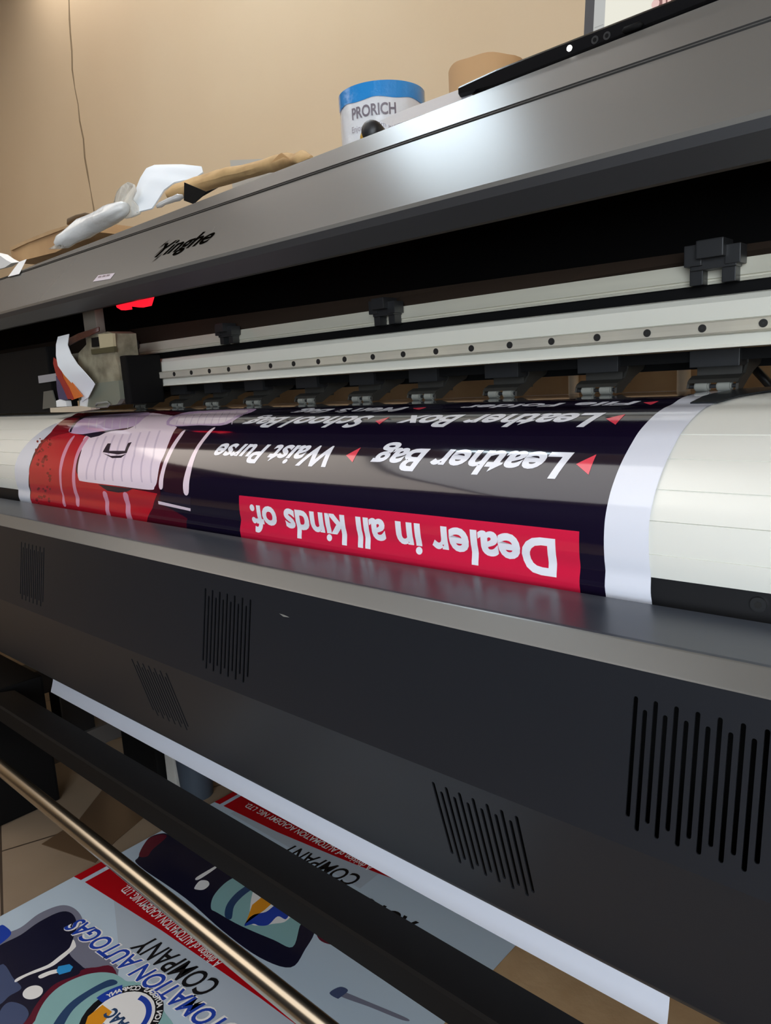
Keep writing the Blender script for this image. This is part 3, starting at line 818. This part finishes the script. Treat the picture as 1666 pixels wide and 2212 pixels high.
def ell(cx, cy, a, b, ang=0, n=28):
    r = []
    for i in range(n):
        t = 2 * math.pi * i / n; u = a * math.cos(t); v = b * math.sin(t)
        r.append((cx + u * math.cos(ang) - v * math.sin(ang), cy + u * math.sin(ang) + v * math.cos(ang)))
    return r
def design(sh, yf):
    """the autogas advert; yf = far (foot) edge; reads upside down from the camera"""
    xl, xr = -1.372, -.612
    D = lambda pts: [(x, yf - v) for x, v in pts]
    sh.dpoly(D([(xl, .02), (xr, .02), (xr, .40), (xl, .40)]), 'print_paleblue', 1)
    sh.dpoly(D([(xl + .01, 0.0), (xl + .75, 0.0), (xl + .75, .12), (-1.12, .11)]), 'print_grey', 1.5)
    pass
def pic(sh):
    """photograph part of the advert: tank, wires and gas cylinder"""
    sh.px([(-60, 2060), (0, 2022), (44, 2004), (84, 1974), (130, 1956), (160, 1962), (178, 1985), (176, 2015), (200, 2040), (240, 2075), (255, 2105), (200, 2240), (-120, 2240)], 'print_pewter', 2)
    sh.px([(-60, 2080), (0, 2042), (44, 2020), (84, 1992), (130, 1970), (156, 1974), (166, 1998), (158, 2028), (150, 2060), (180, 2090), (190, 2105), (150, 2240), (-120, 2240)], 'print_navy', 2.6)
    sh.px([(-20, 2030), (0, 2000), (14, 2003), (24, 2018), (0, 2040), (-20, 2050)], 'print_blue', 3.2)
    sh.px([(0, 2085), (30, 2115), (46, 2135), (20, 2152), (0, 2170), (-40, 2190)], 'print_slate', 3.2)
    sh.px([(0, 2185), (20, 2165), (50, 2172), (62, 2190), (50, 2212), (30, 2225), (0, 2215)], 'print_slate', 3.1)
    sh.px([(60, 2230), (66, 2192), (92, 2152), (122, 2124), (168, 2106), (176, 2096), (205, 2090), (250, 2098), (255, 2230)], 'print_maroon', 3.4)
    sh.px([(72, 2240), (76, 2205), (96, 2164), (128, 2132), (172, 2110), (212, 2101), (244, 2103), (262, 2112), (275, 2120), (300, 2122), (335, 2145), (352, 2180), (360, 2240)], 'print_teal', 4)
    sh.px([(105, 2240), (120, 2205), (150, 2168), (190, 2140), (232, 2118), (250, 2118), (252, 2126), (224, 2136), (190, 2155), (158, 2182), (138, 2215), (130, 2240)], 'print_steel', 5)
    sh.px([(158, 2030), (164, 2042), (160, 2050), (132, 2074), (108, 2090), (60, 2108), (34, 2122), (36, 2114), (70, 2098), (104, 2084), (128, 2066), (150, 2048)], 'print_letter', 5)
    sh.px([(84, 2108), (106, 2098), (126, 2094), (126, 2101), (108, 2106), (88, 2114)], 'print_letter', 5)
    sh.px([(122, 2098), (126, 2088), (150, 2083), (158, 2089), (152, 2099), (128, 2106)], 'print_cyan', 6)
    c = V2(71, 2144); sh.add(poly2d(ell(c.x, c.y, .017, .013, .3)), 'print_letter', 6)
A_ = Sheet(-1.372, -.612, .10, .592)
design(A_, .592); pic(A_)
def T(sh, s, o, e, caph, name, layer, bold=.03, shear=.2):
    sh.add(text_quad(s, o, Vector(e) - Vector(o), Vector((0, -caph)), bold, shear), name, layer)
def redband(sh, yf):
    sh.dpoly([(-1.372, yf - .007), (-1.350, yf - .007), (-1.350, yf - .066), (-1.372, yf - .07)], 'print_red', 6)
    sh.dpoly([(-1.338, yf - .007), (-.612, yf - .007), (-.70, yf - .016), (-.851, yf - .022), (-1.1, yf - .040), (-1.338, yf - .064)], 'print_red', 6)
redband(A_, .592)
T(A_, 'A division of AUTOMATION ACADEMY NIG. LTD.', V2(482, 2079), V2(276, 1912), .017, 'print_letter', 8, .01, .1)
T(A_, 'COMPANY', V2(479, 2124), V2(323, 2020), .038, 'print_black', 9, .015, .18)
T(A_, 'AUTOMATION AUTOGAS', V2(484, 2191) + Vector((.075, .003)), V2(174, 1983), .0335, 'print_letter', 8, .07, .18)
T(A_, 'AUTOMATION AUTOGAS', V2(484, 2191) + Vector((.075, .003)), V2(174, 1983), .032, 'print_blue', 9, .02, .18)
# round club badge
def badge(sh, cx, cy, r):
    sh.add(poly2d(ell(cx, cy, r * 1.0, r * 1.0)), 'print_black', 7)
    sh.add(poly2d(ell(cx, cy, r * .80, r * .80)), 'print_letter', 8)
    def arc(a0, a1, r0, r1, n=12):
        o = [(cx + r1 * math.cos(math.radians(a0 + (a1 - a0) * i / n)), cy + r1 * math.sin(math.radians(a0 + (a1 - a0) * i / n))) for i in range(n + 1)]
        return o + [(cx + r0 * math.cos(math.radians(a1 - (a1 - a0) * i / n)), cy + r0 * math.sin(math.radians(a1 - (a1 - a0) * i / n))) for i in range(n + 1)]
    sh.dpoly(arc(20, 110, r * .58, r * .72), 'print_blue', 9)
    sh.dpoly(arc(150, 185, r * .8, r * 1.08), 'print_blue', 8.5)
    t = text_quad('AAC', (cx + r * .30, cy + r * .05), Vector((-r * .75, 0)), Vector((0, -r * .30)), .04, .15); sh.add(t, 'print_steel', 10)
    sh.dpoly([(cx - r * .75, cy - r * .1), (cx - r * .35, cy - r * .05), (cx - r * .2, cy - r * .4), (cx - r * .45, cy - r * .72), (cx - r * .7, cy - r * .5)], 'print_orange', 9)
    sh.dpoly([(cx - r * .2, cy - r * .35), (cx + r * .5, cy - r * .2), (cx + r * .3, cy - r * .7), (cx - r * .3, cy - r * .75)], 'print_blue', 9)
    s = 'AUTOMATION AUTOGAS COMPANY'
    for i, ch in enumerate(s):
        if ch == ' ': continue
        a = math.radians(-20 + 190 * i / (len(s) - 1)); t = text2d(ch, .03)
        x0, x1, _, _ = bounds(t); h = r * .13 / capheight(); xm = (x0 + x1) / 2
        for v in t.verts:
            u = (v.co.x - xm) * h; w = v.co.y * h
            rr = r * .97 - w if False else r * .84 + w
            # upright towards the rim, running with the ring
            v.co = Vector((cx + rr * math.cos(a) - u * -math.sin(a) * -1, cy + rr * math.sin(a) + u * math.cos(a), 0))
        for v in t.verts: pass
        sh.add(t, 'print_letter', 10)
badge(A_, V2(262, 2200).x, V2(262, 2200).y, .062)
oA = link('advert_print', A_.bm, FI, None)
tag(oA, 'autogas advert print on the floor at the bottom left, in front of the chrome bar', 'poster', 'autogas adverts on the floor')
# second print, partly under the bars
def zfB(x, y): return .004 * max(0, (y - .86) / .1) ** 2 * (1 if x > -1.36 else 1)
B_ = Sheet(-1.368, -.60, .594, .985, zfB)
B_.dpoly([(-1.368, .594), (-.6, .594), (-.6, .985), (-1.368, .985)], 'print_paleblue', 1)
B_.px([(300, 1850), (320, 1812), (352, 1800), (372, 1806), (395, 1800), (470, 1850), (660, 1980), (680, 2010), (660, 2050), (628, 2090), (560, 2068), (480, 2010), (400, 1940), (300, 1870)], 'print_navy', 2)
B_.px([(300, 1848), (318, 1815), (345, 1803), (360, 1808), (330, 1835), (318, 1850)], 'print_maroon', 3)
B_.px([(456, 1962), (462, 1935), (490, 1905), (520, 1893), (545, 1905), (600, 1940), (660, 1982), (648, 2000), (632, 2046), (590, 2030), (520, 2000), (470, 1972)], 'print_teal', 4)
B_.px([(486, 1980), (490, 1955), (512, 1928), (545, 1907), (556, 1912), (525, 1936), (506, 1958), (500, 1985)], 'print_steel', 5)
B_.px([(545, 1932), (560, 1922), (628, 1965), (618, 1990), (590, 1996), (560, 2000), (540, 1990)], 'print_letter', 5)
B_.px([(538, 1975), (545, 1955), (566, 1938), (590, 1950), (572, 1966), (552, 1980), (530, 1996)], 'print_orange', 6)
B_.px([(528, 2000), (545, 1978), (575, 1970), (598, 1955), (626, 1965), (618, 1986), (600, 1980), (580, 1998), (560, 2000), (548, 1996)], 'print_blue', 6)
B_.px([(420, 1918), (432, 1903), (448, 1903), (452, 1912), (440, 1922), (425, 1922)], 'print_letter', 5)
B_.px([(478, 1880), (492, 1868), (500, 1874), (486, 1884)], 'print_cyan', 5)
B_.px([(425, 1895), (470, 1868), (476, 1860), (470, 1873), (430, 1900)], 'print_letter', 4)
B_.px([(712, 2145), (735, 2132), (752, 2140), (735, 2155), (728, 2157)], 'print_slate', 4)
B_.px([(735, 2140), (800, 2166), (880, 2200), (870, 2204), (800, 2176), (735, 2152)], 'print_pewter', 3)
B_.px([(680, 2000), (700, 2008), (745, 2035), (760, 2046), (720, 2042), (690, 2030)], 'print_maroon', 4)
B_.dpoly([(-1.368, .915), (-1.350, .915), (-1.350, .852), (-1.368, .850)], 'print_red', 6)
B_.dpoly([(-1.338, .915), (-.80, .915), (-.90, .897), (-1.0, .883), (-1.162, .864), (-1.338, .853)], 'print_red', 6)
T(B_, 'A division of AUTOMATION ACADEMY NIG. LTD.', (-.92, .905), (-1.30, .895), .015, 'print_letter', 8, .01, .1)
B_.dpoly([(-1.30, .845), (-.9, .845), (-.9, .90), (-1.30, .86)], 'print_grey', 2)
T(B_, 'COMPANY', V2(775, 1880) + Vector((.02, -.01)), V2(625, 1822), .036, 'print_black', 9, .015, .18)
T(B_, 'AUTO', V2(905, 1995), V2(785, 1935), .036, 'print_black', 9, .03, .18)
oB = link('advert_print', B_.bm, FI, None)
tag(oB, 'autogas advert print on the floor between and behind the two bars, gas cylinder picture showing', 'poster', 'autogas adverts on the floor')
# cardboard laid on the floor at the right and a clear film on the left
bm = B(); box(bm, -.60, .3, .45, 1.3, -H, -H + .003, .001)
tag(link('floor_cardboard', bm, m_brown), 'flat tan cardboard sheet on the floor at the lower right', 'cardboard')
bm = B(); q = [V2(90, 1822), V2(170, 1770), V2(225, 1700), V2(320, 1756), V2(250, 1815), V2(205, 1862)]
prism(bm, [(p.x, p.y, -H + .0005) for p in q], (0, 0, .0015))
tag(link('brown_film', bm, mat('brown_tape_film', S(96, 76, 56), .3)), 'brown plastic film lying on the tiles left of the floor prints', 'film')

# ------------------------------------------------------------------ behind the printer
bm = B(); box(bm, -2.6, .35, 1.27, 1.6, -H, .02, .01)
tag(link('cardboard_box', bm, m_brown2), 'long brown cardboard box behind the printer, seen between the pinch rollers', 'box')
for x0, x1 in ((1228, 1250), (1462, 1494)):
    a = at(x0, 800, 1.23)[0]; b = at(x1, 800, 1.23)[0]
    bm = B(); cyl(bm, ((a + b) / 2, 1.23, -H), ((a + b) / 2, 1.23, .035), (b - a) / 2 * .9, 20)
    tag(link('paper_roll', bm, mat('pale_paper_roll', S(214, 196, 170), .8), None, True, 40), 'pale upright paper roll behind the printer, %s the second pinch roller from the right' % ('left of' if x0 < 1300 else 'right of'), 'roll')
bm = B(); cyl(bm, P(1625, 790, 1.1), P(1680, 850, 1.1), .006, 10); tag(link('black_cable', bm, m_blackpl, None, True), 'black cable crossing behind the rightmost pinch roller', 'cable')

# ------------------------------------------------------------------ things on top of the cover
# tissue roll
def lathe_wrap(cx, cy, z0, z1, r, n=64, lump=0.0):
    bm = B(); rows = []
    m = 14
    for j in range(m + 1):
        z = z0 + (z1 - z0) * j / m; f = j / m
        rr = r * (1 - .10 * max(0, (f - .9) / .1) ** 2 - .05 * max(0, (.06 - f) / .06))
        rows.append([bm.verts.new((cx + (rr + lump * math.sin(i * 1.7 + j * 2.1) * math.sin(j * 1.3)) * math.cos(2 * math.pi * i / n), cy + (rr + lump * math.sin(i * 1.7 + j)) * math.sin(2 * math.pi * i / n), z)) for i in range(n)])
    for a, b in zip(rows, rows[1:]):
        for i in range(n): face(bm, [a[i], a[(i + 1) % n], b[(i + 1) % n], b[i]])
    face(bm, rows[0][::-1])
    for j in range(1, 5):
        rows.append([bm.verts.new((cx + r * .9 * (1 - j / 5) * math.cos(2 * math.pi * i / n), cy + r * .9 * (1 - j / 5) * math.sin(2 * math.pi * i / n), z1 - .004 * j + lump * 3 * math.sin(i * 2.3 + j))) for i in range(n)])
        for i in range(n): face(bm, [rows[-2][i], rows[-2][(i + 1) % n], rows[-1][(i + 1) % n], rows[-1][i]])
    return bm
ra_ = atC(757, 240, .80); rb_ = atC(900, 220, .80)
rx = (ra_[0] + rb_[0]) / 2; rr = (rb_[0] - ra_[0]) / 2 * .96; ry = .80 * KC
rz0 = ztop(rx + .07) + .001; rz1 = at(828, 177, ry - rr * .65)[1]
TR = thing('tissue_roll', (rx, ry, rz0), 'wrapped white tissue roll with a blue top band, standing on the printer cover', 'tissue roll')
bm = lathe_wrap(rx, ry, rz0, rz1, rr, lump=.0006); link('wrapper', bm, mat('tissue_wrap', S(226, 228, 232), .18, coat=.5, bump=(70, .35, .003)), TR, True)
def on_roll(t, name, m, r_off=.0012, bmx=None):
    for v in t.verts:
        a = v.co.x / rr; R_ = rr + r_off
        v.co = Vector((rx + R_ * math.sin(a), ry - R_ * math.cos(a), v.co.y))
    return t
hgt = rz1 - rz0
c0r = math.atan2(rx, ry)
c0r = -math.atan2(-rx, ry)
t = bmesh.new(); g = []
for i in range(49):
    u = -c0r * rr + (-1.6 + 3.2 * i / 48) * rr; g.append((t.verts.new((u, rz1 - .012 - .002 * math.sin(i * .9), 0)), t.verts.new((u, rz1 + .0005, 0))))
g2 = [(t.verts.new((a.co.x, rz1 - .024 - .0015 * math.sin(i * .5), 0)), a) for i, (a, b) in enumerate(g)]
for q in (g, g2):
    for a, b in zip(q, q[1:]): face(t, [a[0], b[0], b[1], a[1]])
on_roll(t, '', None); link('blue_band', t, mat('blue_wrap', S(44, 140, 214), .2, coat=.5, bump=(60, .4, .003)), TR, True)
ang = -.76                                     # the side that faces the camera
def roll_text(s, u0, u1, z, cap, m, name, bold=.02):
    t = text_quad(s, (u0, z), Vector((u1 - u0, 0)), Vector((0, cap)), bold, .0)
    for k in range(-24, 24): bmesh.ops.bisect_plane(t, geom=list(t.verts) + list(t.edges) + list(t.faces), plane_co=(k * .004, 0, 0), plane_no=(1, 0, 0))
    on_roll(t, '', None, .0016); bmesh.ops.recalc_face_normals(t, faces=t.faces); link(name, t, m, TR)
mk = mat('roll_print_grey', S(120, 112, 122), .4)
c0 = math.atan2(rx, ry)                         # angle of the eye line
uc = math.atan2(-rx, ry) * rr
roll_text('PRORICH', uc - .054, uc + .022, rz1 - .050, .017, mk, 'brand_lettering')
roll_text('Enjoy life with prorich', uc - .056, uc + .040, rz1 - .070, .009, mat('roll_print_pale', S(160, 154, 164), .4), 'slogan_lettering', .0)
t = bmesh.new()
for i in range(4):
    a = i * math.pi / 2
    tt = poly2d(ell(uc + .004 + .004 * math.cos(a), rz1 - .084 + .004 * math.sin(a), .005, .005, 0, 12)); merge(t, tt)
on_roll(t, '', None, .0018); link('blue_flower_mark', t, mat('flower_blue', S(40, 120, 190), .4), TR)
# screwdriver handle end
Sx, Sz = atC(798, 279, .68); Sy = .68 * KC
SD = thing('screwdriver', (Sx, Sy, ztop(Sx)), 'yellow and black screwdriver handle lying in front of the tissue roll', 'screwdriver')
bm = B(); tube(bm, [(Sx - .04 * f, Sy + .09 * f, Sz) for f in (0, .05, .15, .9)], [.008, .0145, .0165, .014], 18); link('black_grip', bm, m_blackpl, SD, True)
bm = B(); tube(bm, [(Sx - .017 - .04 * f, Sy + .010 + .09 * f, Sz - .003) for f in (0, .05, .15, .8)], [.006, .011, .0125, .012], 16); link('yellow_grip', bm, mat('yellow_plastic', S(196, 150, 40), .4), SD, True)
# grey sheet leaning over the edge
bm = B()
zq = lambda X: ztop(X) + .001
p1 = PC(822, 262, .640); p2 = PC(1000, 190, .640); p3 = PC(1022, 207, .636); p4 = PC(845, 272, .636)
prism(bm, [PC(820, 262, .69), PC(860, 243, .69), PC(1002, 190, .69), PC(1022, 208, .652), PC(846, 272, .652)], (0, .001, .0008))
tag(link('paper_sheet', bm, m_grey), 'grey sheet of paper lying at the cover edge between the tissue roll and the laptop', 'paper')
# cardboard core
ca = atC(972, 150, .84); cb_ = atC(1112, 120, .84); cxx = (ca[0] + cb_[0]) / 2; cr = (cb_[0] - ca[0]) / 2 * .97; cz1 = at(1040, 111, .85 * KC - cr)[1]
bm = B(); n = 48; z0 = ztop(cxx + .08) + .001; CYc = .85 * KC
for r_, fl_ in ((cr, False), (cr - .005, True)):
    lo_ = [bm.verts.new((cxx + r_ * math.cos(2 * math.pi * i / n), CYc + r_ * math.sin(2 * math.pi * i / n), z0)) for i in range(n)]
    hi_ = [bm.verts.new((cxx + r_ * math.cos(2 * math.pi * i / n), CYc + r_ * math.sin(2 * math.pi * i / n), cz1 + .0012 * math.sin(i * .8))) for i in range(n)]
    for i in range(n): face(bm, [lo_[i], lo_[(i + 1) % n], hi_[(i + 1) % n], hi_[i]] if not fl_ else [lo_[i], hi_[i], hi_[(i + 1) % n], lo_[(i + 1) % n]])
    if not fl_: o_lo, o_hi = lo_, hi_
for i in range(n): face(bm, [o_hi[i], o_hi[(i + 1) % n], hi_[(i + 1) % n], hi_[i]]); face(bm, [o_lo[i], lo_[i], lo_[(i + 1) % n], o_lo[(i + 1) % n]])
bmesh.ops.recalc_face_normals(bm, faces=bm.faces)
tag(link('cardboard_core', bm, mat('core_board', S(196, 156, 112), .85), None, True, 35), 'brown cardboard roll core standing behind the left end of the laptop', 'cardboard tube')
# laptop
LX0 = atC(990, 190, .655)[0]; LY0 = .655 * KC; LX1 = LX0 + .46
LT = thing('laptop', (LX0 + .2, .95, ztop(LX0)), 'black glossy laptop with a lit screen, on the printer cover at the top right', 'laptop')
def zl(x, y):  # height of photo line at laptop front
    return at(x, y, LY0)[1]
def lid(X): return ztop(X) + .001
zb0, zb1 = zl(1015, 208), zl(1540, 0)
xb0, xb1 = at(1015, 208, LY0)[0], at(1540, 0, LY0)[0]
zt0, zt1 = zl(1000, 176), zl(1400, 18)
xt0, xt1 = at(1000, 176, LY0)[0], at(1400, 18, LY0)[0]
zbf = lambda X: zb0 + (zb1 - zb0) * (X - xb0) / (xb1 - xb0)
ztf = lambda X: zt0 + (zt1 - zt0) * (X - xt0) / (xt1 - xt0)
bm = B(); rows = []
for k in range(9):
    X = LX0 + (LX1 - LX0) * k / 8; zb = zbf(X); zt = ztf(X)
    if k == 0: zb += .006; zt -= .003
    rows.append([bm.verts.new(c) for c in ((X, LY0 + .004, zb - .001), (X, LY0, zb + .002), (X, LY0, zt - .003), (X, LY0 + .002, zt - .0006), (X, LY0 + .008, zt), (X, LY0 + .28, zt + .004), (X, LY0 + .28, zb))])
for a, b in zip(rows, rows[1:]):
    for i in range(7): face(bm, [a[i], b[i], b[(i + 1) % 7], a[(i + 1) % 7]])
face(bm, rows[0]); face(bm, rows[-1][::-1]); bmesh.ops.recalc_face_normals(bm, faces=bm.faces)
base = link('laptop_base', bm, m_blackgl, LT)
def fpt(x, y, d=.0006): return P(x, y, LY0 - d)
bm = B(); c = fpt(1230, 104); cyl(bm, c + Vector((0, .001, 0)), c, .0032, 20); link('power_light', bm, mat('led_white', S(255, 255, 255), .4, emit=(1, .97, .9, 1), es=6), base)
for x, y in ((1285, 86), (1311, 77)):
    bm = B(); c = fpt(x, y); cyl(bm, c + Vector((0, .001, 0)), c, .0042, 20); cyl(bm, c, c - Vector((0, .0002, 0)), .0022, 16, 1); link('audio_socket', bm, [m_blackpl, m_black], base)
bm = B(); tube(bm, [fpt(1345, 68), fpt(1350, 66), fpt(1385, 53), fpt(1390, 51)], [.001, .0036, .0036, .001], 12); link('card_slot', bm, m_black, base, True)
# screen: left bezel 1252..1272, display right of it
SY = LY0 + .262
q0 = at(1251, 78, SY); 
SXL = q0[0]; SXR = SXL + .40; SZ0 = ztf(SXL) + .002; SZ1 = SZ0 + .235
bm = B(); lean = .03
def spt(X, Z, d=0): return Vector((X, SY + lean * (Z - SZ0) / .235 - d, Z))
prism(bm, [spt(SXL, SZ0), spt(SXR, SZ0), spt(SXR, SZ1), spt(SXL, SZ1)], (0, .008, 0)); scr = link('screen_lid', bm, mat('bezel_dark', S(46, 47, 52), .35), LT)
bw = at(1272, 60, SY)[0] - SXL
bm = B(); prism(bm, [spt(SXL + bw, SZ0 + .004, .0006), spt(SXR - .01, SZ0 + .004, .0006), spt(SXR - .01, SZ1 - .012, .0006), spt(SXL + bw, SZ1 - .012, .0006)], (0, .0004, 0))
link('display', bm, mat('display_page', S(20, 20, 20), .3, emit=S(226, 224, 210), es=1.0), scr)
tw = at(1298, 50, SY)[0] - at(1274, 50, SY)[0]
bm = B(); prism(bm, [spt(SXL + bw, SZ0 + .004, .0010), spt(SXL + bw + tw, SZ0 + .004, .0010), spt(SXL + bw + tw, SZ1 - .012, .0010), spt(SXL + bw, SZ1 - .012, .0010)], (0, .0003, 0))
link('toolbar', bm, mat('display_grey', S(20, 20, 20), .3, emit=S(172, 174, 172), es=1.0), scr)
bm = B()
for k in range(12):
    z = SZ0 + .012 + k * .010; a = SXL + bw + .002; prism(bm, [spt(a, z, .0014), spt(a + tw * .8, z, .0014), spt(a + tw * .8, z + .0008, .0014), spt(a, z + .0008, .0014)], (0, .0002, 0))
link('toolbar_lines', bm, mat('display_line', S(20, 20, 20), .3, emit=S(130, 132, 130), es=1.0), scr)
a = at(1404, 24, SY - .001); X_a = a[0]
bm = B(); prism(bm, [spt(X_a, a[1] - .03, .0012), spt(X_a + .05, a[1] - .03, .0012), spt(X_a + .05, a[1] + .06, .0012), spt(X_a, a[1] + .06, .0012)], (0, .0003, 0))
link('display_badge', bm, mat('display_red', S(20, 20, 20), .3, emit=S(120, 72, 70), es=1.0), scr)
bm = B(); c = P(1416, 8, SY - .003); cyl(bm, c, c + Vector((0, .0008, 0)), .0055, 20); 
for d in (.012, .019, .026): box(bm, c.x + d - .0022, c.x + d + .0022, c.y, c.y + .0006, c.z - .004, c.z + .004)
link('display_marks', bm, mat('display_pink', S(20, 20, 20), .3, emit=S(226, 190, 184), es=1.0), scr)

# black folded bracket standing on the edge
bm = B()
def tri_plate(pts, th): prism(bm, pts, th)
yb = .650
prism(bm, [PC(398, 394, yb), PC(397, 433, yb - .004), PC(418, 441, yb - .006), PC(445, 414, yb)], (.0, .0015, 0))
prism(bm, [PC(445, 414, yb), PC(418, 441, yb - .006), PC(437, 425, yb - .002), PC(472, 405, yb + .01)], (.0, .0015, .0008))
tag(link('folded_bracket', bm, mat('bracket_black', S(10, 10, 11), .8, spec=.1)), 'small black folded metal fin standing on the cover edge above the script badge', 'bracket')

# kraft paper bundle
def lump(path, rad, name, m, seed=1, n=12, flat=.7, amp=.25, sub=1):
    rnd = random.Random(seed); bm = B(); pts = [Vector(p) for p in path]; rings = []
    for i, p in enumerate(pts):
        d = (pts[min(i + 1, len(pts) - 1)] - pts[max(i - 1, 0)]).normalized(); u = d.cross(Vector((0, 0, 1))).normalized(); w = u.cross(d)
        rings.append([bm.verts.new(p + (u * math.cos(2 * math.pi * t / n) + w * math.sin(2 * math.pi * t / n) * flat) * rad[i] * KC * (1 + rnd.uniform(-amp, amp))) for t in range(n)])
    for a, b in zip(rings, rings[1:]):
        for i in range(n): face(bm, [a[i], a[(i + 1) % n], b[(i + 1) % n], b[i]])
    face(bm, rings[0][::-1]); face(bm, rings[-1]); bmesh.ops.recalc_face_normals(bm, faces=bm.faces)
    bmesh.ops.subdivide_edges(bm, edges=list(bm.edges), cuts=1, use_grid_fill=True, smooth=.6, fractal=.25, along_normal=.3, seed=seed)
    return bm
kp = [(360, 418, .70), (400, 405, .72), (450, 388, .74), (500, 374, .75), (550, 362, .75), (600, 349, .74), (640, 341, .72), (672, 336, .70)]
bm = lump([PC(x, y + 4, Y) for x, y, Y in kp], [.006, .013, .014, .015, .013, .012, .008, .003], '', None, 3, 10, .75, .22)
tag(link('kraft_paper', bm, mat('kraft', S(206, 172, 122), .8, noise=(20, S(184, 150, 104), 3), bump=(40, .5, .004)), None, True, 35), 'crumpled brown kraft paper lying on the cover behind the black bracket', 'paper')
bm = B(); prism(bm, [PC(585, 352, .70), PC(602, 334, .70), PC(608, 331, .70), PC(626, 344, .70), PC(612, 340, .70)], (0, .001, .001))
tag(link('kraft_scrap', bm, mat('kraft_dark', S(176, 138, 92), .8)), 'pointed folded scrap of kraft paper at the right end of the crumpled kraft', 'paper')
wc0 = at(497, 350, 1.07)[0]; wc1 = at(650, 345, 1.07)[0]; wz = at(497, 345, 1.07)[1]
bm = B(); q = [P(497, 346, 1.07), P(575, 343, 1.07), P(645, 338, 1.07)]
prism(bm, q + [Vector((q[2].x, 1.07, ztop(q[2].x) + .001)), Vector((q[0].x, 1.07, ztop(q[2].x) + .001))], (0, .08, 0))
tag(link('white_carton', bm, mat('grey_white_card', S(186, 182, 174), .6)), 'flat white carton behind the kraft paper, against the wall side', 'carton')
# white foam sheet, tall and bent over
bm = B()
Lf = [(287, 470, .70), (286, 440, .71), (296, 410, .72), (306, 385, .73), (318, 366, .74), (335, 359, .75)]
Rf = [(330, 452, .70), (345, 430, .71), (356, 412, .72), (378, 396, .73), (420, 388, .75), (440, 374, .76)]
a = [bm.verts.new(PC(*p)) for p in Lf]; b = [bm.verts.new(PC(*p)) for p in Rf]
mid = [bm.verts.new((p.co + q.co) / 2 + Vector((0, -.01, .0))) for p, q in zip(a, b)]
extra = [bm.verts.new(PC(405, 358, .76))]
for i in range(5): face(bm, [a[i], mid[i], mid[i + 1], a[i + 1]]); face(bm, [mid[i], b[i], b[i + 1], mid[i + 1]])
e2 = bm.verts.new(PC(437, 362, .765)); e1 = bm.verts.new(PC(395, 358, .76))
face(bm, [a[5], mid[5], e1]); face(bm, [mid[5], b[5], e2, e1])
bmesh.ops.recalc_face_normals(bm, faces=bm.faces)
bmesh.ops.subdivide_edges(bm, edges=list(bm.edges), cuts=3, use_grid_fill=True, smooth=.2)
bmesh.ops.solidify(bm, geom=list(bm.faces), thickness=.003)
tag(link('foam_sheet', bm, m_foam, None, True, 40), 'white soft foam sheet standing up and bent over, between the plastic bag and kraft paper', 'foam sheet')
bm = lump([PC(338, 447, .66), PC(355, 438, .67), PC(375, 430, .68), PC(396, 424, .69)], [.003, .006, .007, .004], '', None, 8, 10, .6, .2)
tag(link('clear_film', bm, mat('film_clear', S(196, 198, 200), .15, alpha=.75), None, True), 'scrap of clear film on the cover edge, just left of the black bracket', 'film')
# stuffed plastic bag
bm = lump([PC(126, 528, .655), PC(150, 512, .665), PC(180, 494, .675), PC(210, 478, .68), PC(240, 464, .68), PC(262, 452, .68), PC(276, 444, .685)], [.010, .018, .021, .021, .019, .014, .006], '', None, 5, 14, .75, .12)
BG = tag(link('plastic_bag', bm, mat('bag_white', S(224, 228, 230), .25, coat=.4, bump=(45, .6, .004)), None, True, 60), 'stuffed white plastic bag lying on the cover at the left', 'plastic bag')
def bagpart(name, bm, m):
    o = link(name, bm, m, BG, True); return o
bm = B()
pts = [(245, 440), (250, 420), (262, 402), (276, 393), (288, 398), (292, 412), (284, 430), (302, 452), (300, 462), (270, 472), (250, 465)]
prism(bm, [PC(x, y, .69 + .004 * math.sin(i * 2)) for i, (x, y) in enumerate(pts)], (0, .004, 0))
bmesh.ops.subdivide_edges(bm, edges=list(bm.edges), cuts=2, use_grid_fill=True, fractal=.2, seed=2)
bagpart('bag_neck', bm, mat('bag_film', S(224, 222, 214), .2, alpha=.6, bump=(60, .8, .004)))
bm = B(); prism(bm, [PC(104, 538, .645), PC(124, 526, .65), PC(140, 532, .65), PC(130, 538, .64)], (0, .002, .001)); bagpart('bag_tail', bm, MATS['bag_film'])
# cardboard tray box at the left
bm = B()
q = [(22, 536), (60, 520), (100, 502), (150, 488), (192, 478), (200, 500), (170, 520), (120, 545), (60, 560), (28, 568)]
prism(bm, [PC(x, y, .72) for x, y in q], (0, .12, 0)); 
BX = tag(link('open_cardboard_box', bm, m_brown2), 'low open cardboard box on the cover at the far left', 'box')
bm = B(); prism(bm, [PC(x, y, .716) for x, y in ((20, 535), (60, 517), (110, 497), (152, 485), (150, 490), (60, 524), (24, 541))], (0, .006, 0)); link('box_flap', bm, m_brown, BX)
bm = lump([PC(148, 484, .78), PC(160, 474, .78), PC(178, 468, .79), PC(196, 464, .80)], [.004, .009, .009, .004], '', None, 9, 10, .6, .2)
tag(link('dark_rag', bm, mat('rag_brown', S(92, 76, 56), .9), None, True), 'small dark brown rag on the cardboard box behind the plastic bag', 'rag')
bm = B(); prism(bm, [PC(x, y, .66) for x, y in ((-30, 545), (0, 552), (14, 562), (26, 568), (10, 578), (-30, 588))], (0, .02, .004))
tag(link('folded_paper', bm, m_white), 'folded white paper on the cover at the left picture edge', 'paper')
